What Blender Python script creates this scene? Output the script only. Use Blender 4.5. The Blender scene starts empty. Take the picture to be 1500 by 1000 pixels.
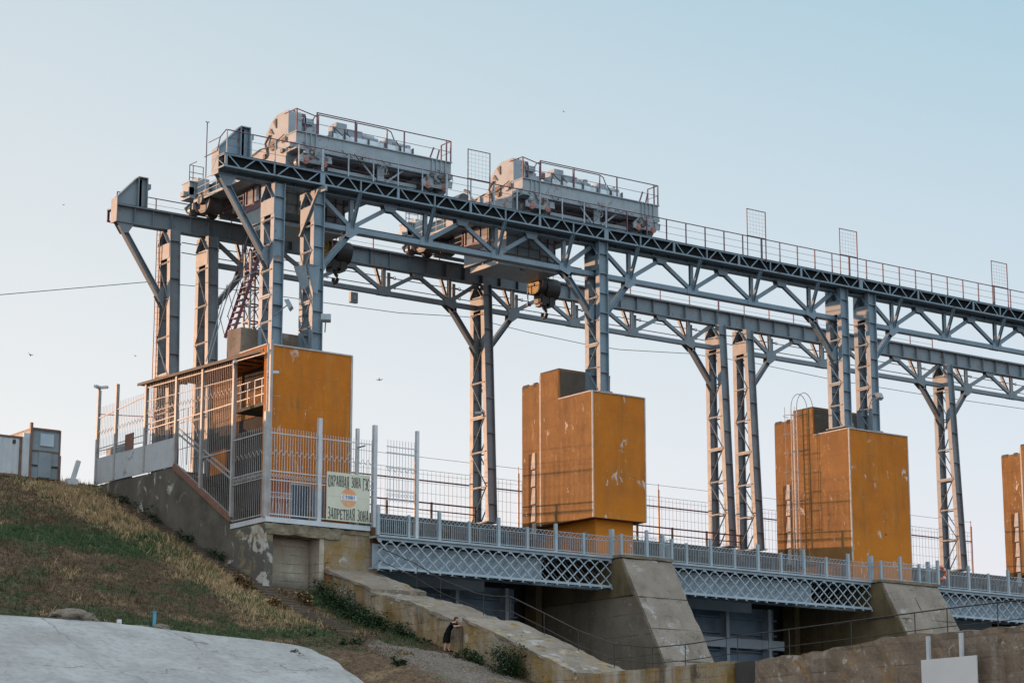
import bpy, bmesh, math, random
import numpy as np
from mathutils import Vector, Matrix, noise as mnoise

random.seed(7)
rng = np.random.default_rng(7)
scene = bpy.context.scene
col = scene.collection
PI = math.pi

# ------------------------------------------------------------------ helpers
class MB:
    """collects boxes, bars, tubes and prisms; build() links them as ONE mesh object"""
    def __init__(self):
        self.v = []; self.f = []
    def add(self, vs, fs):
        n = len(self.v)
        self.v.extend(vs)
        self.f.extend([tuple(i + n for i in f) for f in fs])
        return self
    def box(self, x0, y0, z0, x1, y1, z1):
        if x0 > x1: x0, x1 = x1, x0
        if y0 > y1: y0, y1 = y1, y0
        if z0 > z1: z0, z1 = z1, z0
        return self.add([(x0,y0,z0),(x1,y0,z0),(x1,y1,z0),(x0,y1,z0),(x0,y0,z1),(x1,y0,z1),(x1,y1,z1),(x0,y1,z1)],
                 [(3,2,1,0),(4,5,6,7),(0,1,5,4),(1,2,6,5),(2,3,7,6),(3,0,4,7)])
    def beam(self, p, q, w, h, up=(0,0,1)):
        p = Vector(p); q = Vector(q); d = (q - p)
        if d.length < 1e-6: return self
        d.normalize(); s = d.cross(Vector(up))
        if s.length < 1e-4: s = d.cross(Vector((0,1,0)))
        s.normalize(); u = s.cross(d)
        s = s * w/2; u = u * h/2
        vs = [tuple(a) for a in (p-s-u,p+s-u,p+s+u,p-s+u,q-s-u,q+s-u,q+s+u,q-s+u)]
        return self.add(vs, [(3,2,1,0),(4,5,6,7),(0,1,5,4),(1,2,6,5),(2,3,7,6),(3,0,4,7)])
    def ibeam(self, p, q, w, h, t=.04, up=(0,0,1)):
        """I section: flanges of width w at +-h/2 along up, web between"""
        p = Vector(p); q = Vector(q); d = (q-p).normalized()
        s = d.cross(Vector(up)).normalized(); u = s.cross(d)
        self.beam(p+u*(h/2-t/2), q+u*(h/2-t/2), w, t, up)
        self.beam(p-u*(h/2-t/2), q-u*(h/2-t/2), w, t, up)
        self.beam(p, q, t*.8, h-2*t, up)
        return self
    def angle(self, p, q, w, up=(0,0,1), t=.015):
        """L section"""
        p = Vector(p); q = Vector(q); d = (q-p).normalized()
        s = d.cross(Vector(up)).normalized(); u = s.cross(d)
        self.beam(p+u*(w/2), q+u*(w/2), w, t, up)
        self.beam(p+s*(w/2), q+s*(w/2), t, w, up)
        return self
    def tube(self, pts, r, n=8, closed=False):
        pts = [Vector(a) for a in pts]
        rings = []
        m = len(pts)
        for i, a in enumerate(pts):
            if closed: d = pts[(i+1) % m] - pts[i-1]
            else: d = pts[min(i+1, m-1)] - pts[max(i-1, 0)]
            d.normalize()
            ref = Vector((0,0,1)) if abs(d.z) < .9 else Vector((0,1,0))
            s = d.cross(ref).normalized(); u = s.cross(d)
            rings.append([tuple(a + s*(r*math.cos(2*PI*k/n)) + u*(r*math.sin(2*PI*k/n))) for k in range(n)])
        vs = [p for R in rings for p in R]; fs = []
        for i in range(m if closed else m-1):
            j = (i+1) % m
            for k in range(n):
                k2 = (k+1) % n
                fs.append((i*n+k, i*n+k2, j*n+k2, j*n+k))
        if not closed:
            fs.append(tuple(range(n))[::-1]); fs.append(tuple((m-1)*n+k for k in range(n)))
        return self.add(vs, fs)
    def cyl(self, c, axis, r, l, n=20, r2=None):
        """cylinder / cone from c along axis (unit) for length l"""
        c = Vector(c); a = Vector(axis).normalized()
        ref = Vector((0,0,1)) if abs(a.z) < .9 else Vector((0,1,0))
        s = a.cross(ref).normalized(); u = s.cross(a)
        r2 = r if r2 is None else r2
        vs = [tuple(c + s*(r*math.cos(2*PI*k/n)) + u*(r*math.sin(2*PI*k/n))) for k in range(n)]
        vs += [tuple(c + a*l + s*(r2*math.cos(2*PI*k/n)) + u*(r2*math.sin(2*PI*k/n))) for k in range(n)]
        fs = [(k, (k+1) % n, n+(k+1) % n, n+k) for k in range(n)]
        fs += [tuple(range(n))[::-1], tuple(range(n, 2*n))]
        return self.add(vs, fs)
    def prism(self, poly, axis, a, b):
        """polygon given in the two other axes, extruded from a to b along 'x', 'y' or 'z'"""
        n = len(poly)
        if axis == 'x': mk = lambda p, t: (t, p[0], p[1])
        elif axis == 'y': mk = lambda p, t: (p[0], t, p[1])
        else: mk = lambda p, t: (p[0], p[1], t)
        vs = [mk(p, a) for p in poly] + [mk(p, b) for p in poly]
        fs = [tuple(range(n)), tuple(range(n, 2*n))[::-1]] + [(k, n+k, n+(k+1) % n, (k+1) % n) for k in range(n)]
        return self.add(vs, fs)
    def shift(self, d):
        self.v = [(x+d[0], y+d[1], z+d[2]) for x, y, z in self.v]; return self
    def build(self, name, mat, parent=None, fix=True, smooth=False):
        me = bpy.data.meshes.new(name)
        me.from_pydata(self.v, [], self.f)
        if fix:
            bm = bmesh.new(); bm.from_mesh(me)
            bmesh.ops.recalc_face_normals(bm, faces=bm.faces)
            bm.to_mesh(me); bm.free()
        if mat: me.materials.append(mat)
        if smooth:
            for p in me.polygons: p.use_smooth = True
        o = bpy.data.objects.new(name, me); col.objects.link(o)
        if parent: o.parent = parent
        return o

def tag(o, label=None, cat=None, group=None, kind=None):
    if label: o['label'] = label
    if cat: o['category'] = cat
    if group: o['group'] = group
    if kind: o['kind'] = kind
    return o

def thing(name, loc, label, cat, group=None, rz=0):
    o = bpy.data.objects.new(name, None); o.empty_display_size = .2
    col.objects.link(o); o.location = loc; o.rotation_euler.z = rz
    return tag(o, label, cat, group)

def copy_tree(src, loc, label, group=None):
    r = src.copy(); col.objects.link(r); r.location = loc
    r['label'] = label
    if group: r['group'] = group
    for ch in list(src.children):
        c = ch.copy(); col.objects.link(c); c.parent = r
        for g in list(ch.children):
            d = g.copy(); col.objects.link(d); d.parent = c
    return r

def rough(o, lvl=4, strength=.08, size=.5, bevel=.04):
    """worn concrete: bevelled edges, subdivided and displaced by a procedural clouds texture"""
    if bevel:
        b = o.modifiers.new('bevel', 'BEVEL'); b.width = bevel; b.segments = 2; b.limit_method = 'ANGLE'
    s = o.modifiers.new('sub', 'SUBSURF'); s.subdivision_type = 'SIMPLE'; s.levels = lvl; s.render_levels = lvl
    t = bpy.data.textures.get('wear%g' % size)
    if not t:
        t = bpy.data.textures.new('wear%g' % size, 'CLOUDS'); t.noise_scale = size; t.noise_depth = 3
    d = o.modifiers.new('wear', 'DISPLACE'); d.texture = t; d.texture_coords = 'GLOBAL'
    d.strength = strength; d.mid_level = .5
    return o

def gridded(mb, step, axis_steps=None):
    """cut a mesh builder's faces so that displacement has vertices to move"""
    me = bpy.data.meshes.new('tmp'); me.from_pydata(mb.v, [], mb.f)
    bm = bmesh.new(); bm.from_mesh(me); bpy.data.meshes.remove(me)
    bmesh.ops.recalc_face_normals(bm, faces=bm.faces)
    xs = [v.co for v in bm.verts]
    lo = [min(c[i] for c in xs) for i in range(3)]; hi = [max(c[i] for c in xs) for i in range(3)]
    for i in range(3):
        n = int((hi[i]-lo[i]) / step)
        for k in range(1, n+1):
            co = Vector((0,0,0)); no = Vector((0,0,0)); co[i] = lo[i] + (hi[i]-lo[i])*k/(n+1); no[i] = 1
            bmesh.ops.bisect_plane(bm, geom=bm.verts[:]+bm.edges[:]+bm.faces[:], plane_co=co, plane_no=no)
    bmesh.ops.triangulate(bm, faces=[f for f in bm.faces if len(f.verts) > 4])
    return bm

def build_rough(mb, name, mat, parent, step=.3, amp=.05, scale=.9, seed=0., origin=(0,0,0)):
    """concrete mesh whose surface is broken up by fractal noise"""
    bm = gridded(mb, step)
    bm.normal_update()
    offs = []
    for v in bm.verts:
        p = (Vector(v.co) + Vector(origin)) * scale + Vector((seed, seed*1.7, 0))
        n = mnoise.fractal(p, 1.0, 2.0, 4)
        offs.append(v.normal * n * amp)
    for v, d in zip(bm.verts, offs): v.co += d
    me = bpy.data.meshes.new(name); bm.to_mesh(me); bm.free()
    me.materials.append(mat)
    o = bpy.data.objects.new(name, me); col.objects.link(o)
    if parent: o.parent = parent
    return o

# ------------------------------------------------------------------ materials
def mat(name, c1, c2=None, scale=1.5, rough_=.6, spec=.5, bump=0., bscale=20., streak=None, patch=None, zband=None, metallic=0., rvar=.1, fine=0.0, coat=0., lines=None, cracks=None):
    m = bpy.data.materials.new(name); m.use_nodes = True
    nt = m.node_tree; N = nt.nodes; L = nt.links
    bs = N['Principled BSDF']
    bs.inputs['Roughness'].default_value = rough_; bs.inputs['Metallic'].default_value = metallic
    bs.inputs['Specular IOR Level'].default_value = spec
    if coat: bs.inputs['Coat Weight'].default_value = coat
    geo = N.new('ShaderNodeNewGeometry'); pos = geo.outputs['Position']
    def noise(sc, detail=5, dist=0., vec=None):
        n = N.new('ShaderNodeTexNoise'); n.inputs['Scale'].default_value = sc; n.inputs['Detail'].default_value = detail
        n.inputs['Roughness'].default_value = .62; n.inputs['Distortion'].default_value = dist
        L.new(vec or pos, n.inputs['Vector']); return n.outputs['Fac']
    def ramp(f, a, b):
        r = N.new('ShaderNodeMapRange'); r.inputs['From Min'].default_value = a; r.inputs['From Max'].default_value = b
        L.new(f, r.inputs['Value']); return r.outputs['Result']
    def mix(f, a, b, mode='MIX'):
        x = N.new('ShaderNodeMix'); x.data_type = 'RGBA'; x.blend_type = mode
        if isinstance(f, float): x.inputs['Factor'].default_value = f
        else: L.new(f, x.inputs['Factor'])
        for k, s in ((6, a), (7, b)):
            if isinstance(s, tuple): x.inputs[k].default_value = (*s[:3], 1)
            else: L.new(s, x.inputs[k])
        return x.outputs[2]
    def scaled(sx, sy, sz):
        mp = N.new('ShaderNodeMapping'); mp.inputs['Scale'].default_value = (sx, sy, sz); L.new(pos, mp.inputs['Vector']); return mp.outputs['Vector']
    def mul(a, b):
        x = N.new('ShaderNodeMath'); x.operation = 'MULTIPLY'
        for k, s in ((0, a), (1, b)):
            if isinstance(s, float): x.inputs[k].default_value = s
            else: L.new(s, x.inputs[k])
        return x.outputs[0]
    c2 = c2 or tuple(k*.75 for k in c1)
    n0 = noise(scale, 6)
    c = mix(ramp(n0, .35, .68), c1, c2)
    if fine:
        nf = noise(scale*14, 4)
        c = mix(mul(ramp(nf, .45, .75), fine), c, tuple(k*.45 for k in c1))
    if streak:                      # vertical runs of dirt or rust
        for (sc, amt, th, fx, fz) in streak:
            s1 = noise(1., 5, .4, scaled(fx, fx, fz)); s2 = noise(.55, 3)
            c = mix(mul(mul(ramp(s1, th, th+.18), ramp(s2, .38, .62)), amt), c, sc)
    if zband:                       # (z0, z1, colour, amount): tint that fades in between two heights
        for (z0, z1, zc, amt) in zband:
            sp = N.new('ShaderNodeSeparateXYZ'); L.new(pos, sp.inputs[0])
            wv = noise(.9, 4); ad = N.new('ShaderNodeMath'); ad.operation = 'MULTIPLY_ADD'
            L.new(wv, ad.inputs[0]); ad.inputs[1].default_value = 1.6; L.new(sp.outputs['Z'], ad.inputs[2])
            c = mix(mul(ramp(ad.outputs[0], z0+.8, z1+.8), amt), c, zc)
    if patch:                       # peeled or bleached spots: colour, scale, threshold, amount, softness, gate
        for pp in patch:
            pc, sc, th, amt = pp[:4]; so_ = pp[4] if len(pp) > 4 else .035; ga = pp[5] if len(pp) > 5 else .47; vz = pp[6] if len(pp) > 6 else 1.
            p1 = noise(sc, 8, .8, scaled(1, 1, vz)); p2 = noise(sc*.22, 3)
            c = mix(mul(mul(ramp(p1, th, th+so_), ramp(p2, ga, ga+.09)), amt), c, pc)
    if cracks:                      # long wandering cracks between slabs
        wv_ = N.new('ShaderNodeVectorMath'); wv_.operation = 'ADD'; nv = N.new('ShaderNodeTexNoise'); nv.inputs['Scale'].default_value = .9; nv.inputs['Detail'].default_value = 5; L.new(pos, nv.inputs['Vector'])
        sv = N.new('ShaderNodeVectorMath'); sv.operation = 'SCALE'; sv.inputs['Scale'].default_value = 2.2; L.new(nv.outputs['Color'], sv.inputs[0]); L.new(pos, wv_.inputs[0]); L.new(sv.outputs['Vector'], wv_.inputs[1])
        vo = N.new('ShaderNodeTexVoronoi'); vo.feature = 'DISTANCE_TO_EDGE'; vo.inputs['Scale'].default_value = cracks[0]; L.new(wv_.outputs['Vector'], vo.inputs['Vector'])
        c = mix(mul(mul(ramp(vo.outputs['Distance'], .010, .002), cracks[1]), ramp(noise(.35, 3), .42, .56)), c, (.06,.055,.05))
    if lines:                       # formwork or render joints: horizontal lines every lines[0] metres
        sp2 = N.new('ShaderNodeSeparateXYZ'); L.new(pos, sp2.inputs[0])
        wob = N.new('ShaderNodeMath'); wob.operation = 'MULTIPLY_ADD'; L.new(noise(.7, 2), wob.inputs[0]); wob.inputs[1].default_value = .12; L.new(sp2.outputs['Z'], wob.inputs[2])
        dv_ = N.new('ShaderNodeMath'); dv_.operation = 'DIVIDE'; L.new(wob.outputs[0], dv_.inputs[0]); dv_.inputs[1].default_value = lines[0]
        fr_ = N.new('ShaderNodeMath'); fr_.operation = 'FRACT'; L.new(dv_.outputs[0], fr_.inputs[0])
        lt = N.new('ShaderNodeMath'); lt.operation = 'LESS_THAN'; L.new(fr_.outputs[0], lt.inputs[0]); lt.inputs[1].default_value = .035/lines[0]
        c = mix(mul(mul(lt.outputs[0], lines[1]), ramp(noise(1.1, 3), .40, .6)), c, (.03,.025,.02))
    L.new(c, bs.inputs['Base Color'])
    if rvar:
        rr = N.new('ShaderNodeMapRange'); L.new(noise(scale*2.7), rr.inputs['Value'])
        rr.inputs['To Min'].default_value = max(.05, rough_-rvar); rr.inputs['To Max'].default_value = min(1, rough_+rvar)
        L.new(rr.outputs['Result'], bs.inputs['Roughness'])
    if bump:
        b = N.new('ShaderNodeBump'); b.inputs['Strength'].default_value = bump; b.inputs['Distance'].default_value = .03
        L.new(noise(bscale, 6), b.inputs['Height']); L.new(b.outputs['Normal'], bs.inputs['Normal'])
    return m

RUST = (.16,.055,.02)
M = {}
M['steel'] = mat('blue_grey_steel_paint', (.155,.225,.28), (.115,.17,.215), .8, .52, .8, .06, 14, streak=[((.20,.15,.12),.5,.56,3.,.25),((.19,.24,.28),.5,.55,5.,.5)], patch=[(RUST,2.5,.61,.8)], fine=.35)
M['steel_dull'] = mat('dull_grey_steel_paint', (.165,.205,.235), (.12,.15,.175), .8, .52, .8, .06, 14, streak=[((.19,.12,.09),.5,.55,3.,.25)], patch=[(RUST,2.2,.60,.8)], fine=.35)
M['steel_light'] = mat('pale_blue_steel_paint', (.34,.405,.45), (.265,.315,.355), 1.2, .5, .4, 0, streak=[((.25,.2,.15),.5,.58,4.,.5)], fine=.25)
M['white_paint'] = mat('weathered_white_paint', (.52,.54,.56), (.40,.42,.44), 1.6, .42, .6, .05, 15, streak=[((.35,.27,.2),.5,.57,5.,.4)], fine=.2)
M['rail_red'] = mat('burgundy_rail_paint', (.135,.04,.068), (.09,.028,.045), 2., .38, .6)
M['crane'] = mat('grey_crane_paint', (.275,.33,.365), (.21,.25,.28), 1.1, .48, .6, .05, 16, streak=[((.22,.16,.12),.6,.54,4.,.3),((.14,.13,.12),.5,.58,6.,.4)], patch=[(RUST,3.,.58,.8)], fine=.5)
M['painted_shade'] = mat('black_painted_shade', (.010,.011,.012), (.014,.015,.016), 2., .9, .1)  # near-black colour standing in for the shade behind the fascia truss
M['crane_dark'] = mat('dark_greasy_crane_steel', (.10,.105,.11), (.05,.05,.05), 1.5, .45, .5, .1, 18, fine=.3)
M['crane_rust'] = mat('rust_stained_crane_steel', (.20,.13,.10), (.12,.07,.05), 2., .6, .4, .2, 14, fine=.3)
M['hub'] = mat('red_oxide_hub', (.42,.17,.13), (.3,.12,.09), 3., .5)
M['foil'] = mat('bright_sheet_metal', (.58,.64,.68), (.5,.54,.57), 2.5, .3, .5, .2, 6, metallic=.35)
M['black_steel'] = mat('black_greased_steel', (.022,.022,.022), (.035,.03,.026), 3., .45)
M['yellow'] = mat('yellow_hazard_paint', (.55,.38,.08), (.42,.28,.06), 3., .5)
M['iron'] = mat('dark_iron_pipe', (.03,.028,.028), (.05,.035,.028), 3., .6, .3)
M['cage'] = mat('dull_rusting_cage_paint', (.36,.35,.35), (.26,.235,.22), 1.6, .5, .5, .05, 15, streak=[((.22,.11,.07),.6,.52,5.,.4)], fine=.3)
M['glass'] = mat('reflecting_window_glass', (.42,.45,.48), (.36,.38,.42), 1., .12, .8, rvar=.03)
PEEL = (.55,.50,.47)
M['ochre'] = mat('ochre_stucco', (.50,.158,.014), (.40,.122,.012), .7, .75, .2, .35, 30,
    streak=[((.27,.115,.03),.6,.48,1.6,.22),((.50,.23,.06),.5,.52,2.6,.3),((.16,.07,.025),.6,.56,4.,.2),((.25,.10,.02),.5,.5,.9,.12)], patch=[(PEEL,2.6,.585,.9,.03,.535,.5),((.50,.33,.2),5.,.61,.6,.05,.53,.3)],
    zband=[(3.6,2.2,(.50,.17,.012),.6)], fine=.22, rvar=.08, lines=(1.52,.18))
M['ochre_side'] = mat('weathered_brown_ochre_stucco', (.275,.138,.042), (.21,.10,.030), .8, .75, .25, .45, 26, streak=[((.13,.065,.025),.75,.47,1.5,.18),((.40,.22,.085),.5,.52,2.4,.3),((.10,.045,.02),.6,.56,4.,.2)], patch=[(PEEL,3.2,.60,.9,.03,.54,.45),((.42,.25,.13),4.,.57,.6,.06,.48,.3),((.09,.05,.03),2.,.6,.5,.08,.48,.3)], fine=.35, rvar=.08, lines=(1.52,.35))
M['orange_low'] = mat('red_orange_wall_paint', (.36,.085,.02), (.26,.06,.02), 1., .6, .4, .2, 20)
M['trim'] = mat('pale_edge_trim', (.44,.42,.40), (.33,.30,.28), 2., .6)
M['brown_slot'] = mat('crumbling_brown_render', (.14,.06,.02), (.07,.035,.015), 3., .8, .2, .8, 12)
M['conc_dark'] = mat('dark_damp_concrete', (.11,.097,.077), (.063,.055,.044), .8, .8, .3, .5, 12, streak=[((.045,.042,.035),.8,.5,1.4,.15),((.19,.18,.165),.6,.55,3.,.2)], patch=[((.36,.35,.33),.9,.575,.9)], fine=.35)
M['conc_pier'] = mat('grey_pier_concrete', (.20,.172,.135), (.14,.115,.085), .6, .85, .25, .6, 10, streak=[((.085,.075,.055),.75,.5,1.2,.14),((.13,.10,.05),.6,.55,2.2,.16)], patch=[((.30,.29,.27),1.4,.6,.7)], fine=.5, lines=(1.1,.7))
M['conc_olive'] = mat('olive_stained_concrete', (.15,.115,.06), (.09,.068,.038), .7, .85, .25, .6, 10, streak=[((.04,.035,.022),.8,.5,1.5,.12),((.20,.17,.11),.5,.56,3.,.2)], fine=.35)
M['conc_slope'] = mat('pale_weathered_concrete_slope', (.265,.222,.185), (.175,.142,.112), .7, .9, .2, .8, 9, cracks=(.45,.7), streak=[((.10,.085,.065),.6,.5,1.2,.5)], patch=[((.11,.095,.075),2.2,.6,.8),((.36,.35,.345),1.1,.58,.7)], fine=.5)
M['conc_ochre'] = mat('ochre_stained_concrete', (.235,.145,.042), (.26,.225,.175), .7, .85, .25, .6, 9,
    streak=[((.38,.35,.31),.95,.47,.8,.12),((.05,.038,.024),.9,.49,1.7,.12),((.26,.12,.02),.8,.5,1.3,.2)], patch=[((.40,.37,.33),1.3,.585,.8),((.05,.04,.03),2.,.6,.7)], fine=.55, lines=(.40,.4))
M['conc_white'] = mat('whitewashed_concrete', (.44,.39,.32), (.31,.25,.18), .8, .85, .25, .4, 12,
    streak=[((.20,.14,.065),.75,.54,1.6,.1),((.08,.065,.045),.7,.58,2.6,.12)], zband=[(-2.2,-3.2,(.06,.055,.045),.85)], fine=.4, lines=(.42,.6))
M['conc_brown'] = mat('brown_training_wall_concrete', (.225,.168,.125), (.16,.12,.09), .6, .9, .2, .7, 9,
    streak=[((.05,.038,.027),.9,.50,.9,.12),((.30,.27,.24),.6,.53,2.6,.2)], patch=[((.32,.17,.06),.8,.54,.8,.1,.42),((.36,.33,.30),2.6,.58,.8,.05,.42),((.05,.04,.03),1.4,.57,.7,.1,.42)], fine=.6, lines=(.75,.5))
M['rubble'] = mat('crumbled_concrete_edge', (.24,.20,.14), (.14,.11,.075), 2.5, .95, .2, 1., 8, fine=.5)
M['curb'] = mat('red_brown_curb_paint', (.20,.10,.075), (.14,.075,.055), 2., .8, .2, .4, 15, patch=[((.32,.28,.25),3.,.62,.7)])
M['slab'] = mat('pale_concrete_apron', (.34,.335,.33), (.27,.26,.25), .25, .9, .2, .35, 6, patch=[((.22,.19,.17),.8,.55,.5,.25,.40),((.44,.44,.44),.4,.5,.6,.25,.4)], streak=[((.22,.21,.205),.6,.48,.5,.5)], fine=.6, cracks=(.16,.6))
M['gate'] = mat('slate_blue_gate_paint', (.23,.32,.41), (.17,.25,.33), .5, .5, .4, .05, 12, streak=[((.05,.055,.06),.6,.55,2.,.2)], fine=.2)
M['gate_light'] = mat('pale_blue_gate_paint', (.46,.55,.62), (.36,.44,.51), .6, .5, .4, 0, streak=[((.14,.13,.13),.5,.56,2.,.2)], fine=.2)
M['door'] = mat('slate_door_paint', (.07,.085,.115), (.05,.06,.08), 1., .5)
M['timber'] = mat('grey_brown_step_plank', (.13,.10,.075), (.09,.066,.05), 3., .85, .2, .5, 14, fine=.4)
M['roofing'] = mat('dark_roof_sheet', (.06,.05,.045), (.04,.033,.03), 1.5, .7)
M['dark_wall_and_shade'] = mat('dark_wall_and_painted_shade', (.045,.04,.036), (.03,.028,.026), 1., .9)  # dark walls, also the shade painted into the left tower
M['sign'] = mat('cream_sign_board', (.58,.57,.46), (.50,.49,.38), .8, .55, .4, 0, patch=[((.42,.38,.27),1.6,.66,.5)])
M['ink'] = mat('black_sign_lettering', (.025,.026,.022), (.04,.04,.035), 4., .6)
M['ink_blue'] = mat('blue_sign_lettering', (.03,.08,.22), (.04,.1,.25), 4., .6)
M['disc'] = mat('orange_sign_disc', (.62,.26,.10), (.68,.36,.18), 3., .55)
M['white_flat'] = mat('white_sign_paint', (.70,.71,.73), (.62,.63,.65), 2., .55)
M['board_white'] = mat('off_white_metal_board', (.60,.575,.575), (.54,.52,.52), .5, .5, .4)
M['ring'] = mat('orange_lifebuoy', (.55,.13,.06), (.45,.1,.05), 4., .5)
M['container'] = mat('white_container_paint', (.58,.61,.63), (.46,.49,.52), .6, .6, .4, 0, streak=[((.16,.11,.09),.5,.57,3.,.3)], patch=[((.22,.42,.56),.8,.48,.8,.06,.44)])
M['cabinet'] = mat('grey_blue_cabinet_paint', (.26,.31,.35), (.19,.23,.26), 1., .6, .4, 0, streak=[((.10,.08,.07),.6,.55,3.,.3)])
M['cyan'] = mat('cyan_pipe_paint', (.06,.30,.42), (.05,.24,.34), 3., .5)
M['stone'] = mat('grey_brown_boulder', (.20,.165,.13), (.12,.10,.08), 2., .9, .2, .8, 8, fine=.4)
M['stone_pale'] = mat('pale_gravel_stone', (.24,.20,.17), (.11,.09,.075), 9., .9)
M['gravel'] = mat('grey_gravel', (.22,.19,.17), (.15,.125,.105), 3., .95, .2, 1., 14, fine=.6)
M['water'] = mat('dark_river_water', (.02,.035,.04), (.015,.028,.03), .2, .06, .5, .25, 1.2, rvar=.02)
M['skin'] = mat('skin', (.52,.30,.22), (.47,.26,.19), 8., .55)
M['dress'] = mat('black_dress_cloth', (.006,.006,.007), (.010,.010,.011), 6., .9, .1)
M['hair'] = mat('dark_brown_hair', (.025,.012,.010), (.04,.018,.014), 12., .5)
M['bird'] = mat('dark_bird_plumage', (.03,.03,.035), (.05,.05,.05), 8., .7)
M['asphalt'] = mat('crest_road_surface', (.07,.068,.065), (.05,.05,.048), 1., .9)
M['gate_pale'] = mat('sky_blue_panel_paint', (.29,.345,.385), (.22,.265,.30), .8, .5, .4, 0, streak=[((.14,.13,.13),.4,.57,2.,.3)], fine=.2)
M['corner'] = mat('peeling_white_plaster', (.42,.40,.37), (.34,.32,.28), .8, .85, .25, .4, 10, patch=[((.075,.07,.06),.6,.47,.95,.03,.30),((.24,.18,.10),1.4,.52,.7,.1,.4)], fine=.3)
M['parapet_sheet'] = mat('pale_parapet_sheet', (.42,.44,.46), (.34,.36,.38), .8, .6, .4, 0, streak=[((.2,.18,.16),.6,.52,2.,.4)], patch=[((.15,.14,.13),2.2,.58,.7,.04,.5)], fine=.3)
M['plank'] = mat('weathered_step_riser', (.20,.155,.12), (.13,.10,.075), 3., .85, .2, .5, 14, fine=.4)
M['wire'] = mat('grey_fence_wire', (.20,.20,.21), (.15,.15,.16), 4., .5)
# ------------------------------------------------------------------ layout (metres): X along the dam, Y upstream, Z up from the footway
S = 19.64                                   # pier spacing
def XC(k): return 1.6 + S*k                 # centre of pier k
TW = 1.17                                   # half distance of twin columns
FY, BY = 1.5, 12.6                          # downstream and upstream crane rails
RAILZ = 18.6

def smooth(a, b, x):
    t = min(1, max(0, (x-a)/(b-a))); return t*t*(3-2*t)
def bank(x, y):
    if y >= 17.3: z = 4.1
    else:
        w = smooth(-25.5, -20.5, x)
        zl = 4.1 - .395*(17.3-y)
        zr = zl if y > -5 else 4.1 - .395*22.3 - .285*(-5-y)
        if y < -22: zr = min(zr, 4.1-.395*22.3-.285*17-.42*(-22-y))
        z = zl*(1-w) + zr*w
    return max(-17.4, z)
def bankn(x, y):
    z = bank(x, y)
    e = smooth(18.5, 16, y)
    return z + e*(.16*mnoise.noise(Vector((x*.22, y*.22, 3))) + .06*mnoise.noise(Vector((x*.9, y*.9, 7))))

# ---- ground sheet to the horizon, river water, bank terrain
g = MB(); g.add([(-3000,-3000,-17.45),(3000,-3000,-17.45),(3000,3000,-17.45),(-3000,3000,-17.45)], [(0,1,2,3)])
tag(g.build('ground', M['gravel']), kind='structure')
w = MB(); w.add([(-14.3,-400,-9.6),(700,-400,-9.6),(700,5.4,-9.6),(-14.3,5.4,-9.6)], [(0,1,2,3)])
w.add([(-14.3,18,1.6),(900,18,1.6),(900,1500,1.6),(-600,1500,1.6),(-600,21,1.6),(-14.3,21,1.6)], [(0,1,2,3,4,5)])
tag(w.build('water', M['water']), kind='structure')

mt = bpy.data.materials.new('dry_grass_bank_soil'); mt.use_nodes = True
def terrain_material(m):
    nt = m.node_tree; N = nt.nodes; L = nt.links; bs = N['Principled BSDF']; bs.inputs['Roughness'].default_value = .95
    bs.inputs['Specular IOR Level'].default_value = .15
    at = N.new('ShaderNodeAttribute'); at.attribute_name = 'tint'
    geo = N.new('ShaderNodeNewGeometry')
    n1 = N.new('ShaderNodeTexNoise'); n1.inputs['Scale'].default_value = 5.5; n1.inputs['Detail'].default_value = 8; n1.inputs['Roughness'].default_value = .7
    L.new(geo.outputs['Position'], n1.inputs['Vector'])
    r = N.new('ShaderNodeMapRange'); r.inputs['From Min'].default_value = .35; r.inputs['From Max'].default_value = .65
    r.inputs['To Min'].default_value = .45; r.inputs['To Max'].default_value = 1.45; L.new(n1.outputs['Fac'], r.inputs['Value'])
    mx = N.new('ShaderNodeMix'); mx.data_type = 'RGBA'; mx.blend_type = 'MULTIPLY'; mx.inputs['Factor'].default_value = 1
    n3 = N.new('ShaderNodeTexNoise'); n3.inputs['Scale'].default_value = 26; n3.inputs['Detail'].default_value = 3; L.new(geo.outputs['Position'], n3.inputs['Vector'])
    r3 = N.new('ShaderNodeMapRange'); r3.inputs['From Min'].default_value = .35; r3.inputs['From Max'].default_value = .65; r3.inputs['To Min'].default_value = .6; r3.inputs['To Max'].default_value = 1.5; L.new(n3.outputs['Fac'], r3.inputs['Value'])
    m3 = N.new('ShaderNodeMath'); m3.operation = 'MULTIPLY'; L.new(r.outputs['Result'], m3.inputs[0]); L.new(r3.outputs['Result'], m3.inputs[1])
    L.new(at.outputs['Color'], mx.inputs[6]); L.new(m3.outputs[0], mx.inputs[7]); L.new(mx.outputs[2], bs.inputs['Base Color'])
    b = N.new('ShaderNodeBump'); b.inputs['Strength'].default_value = .9; b.inputs['Distance'].default_value = .08
    n2 = N.new('ShaderNodeTexNoise'); n2.inputs['Scale'].default_value = 16; n2.inputs['Detail'].default_value = 8
    L.new(geo.outputs['Position'], n2.inputs['Vector']); L.new(n2.outputs['Fac'], b.inputs['Height']); L.new(b.outputs['Normal'], bs.inputs['Normal'])
terrain_material(mt)

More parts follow.
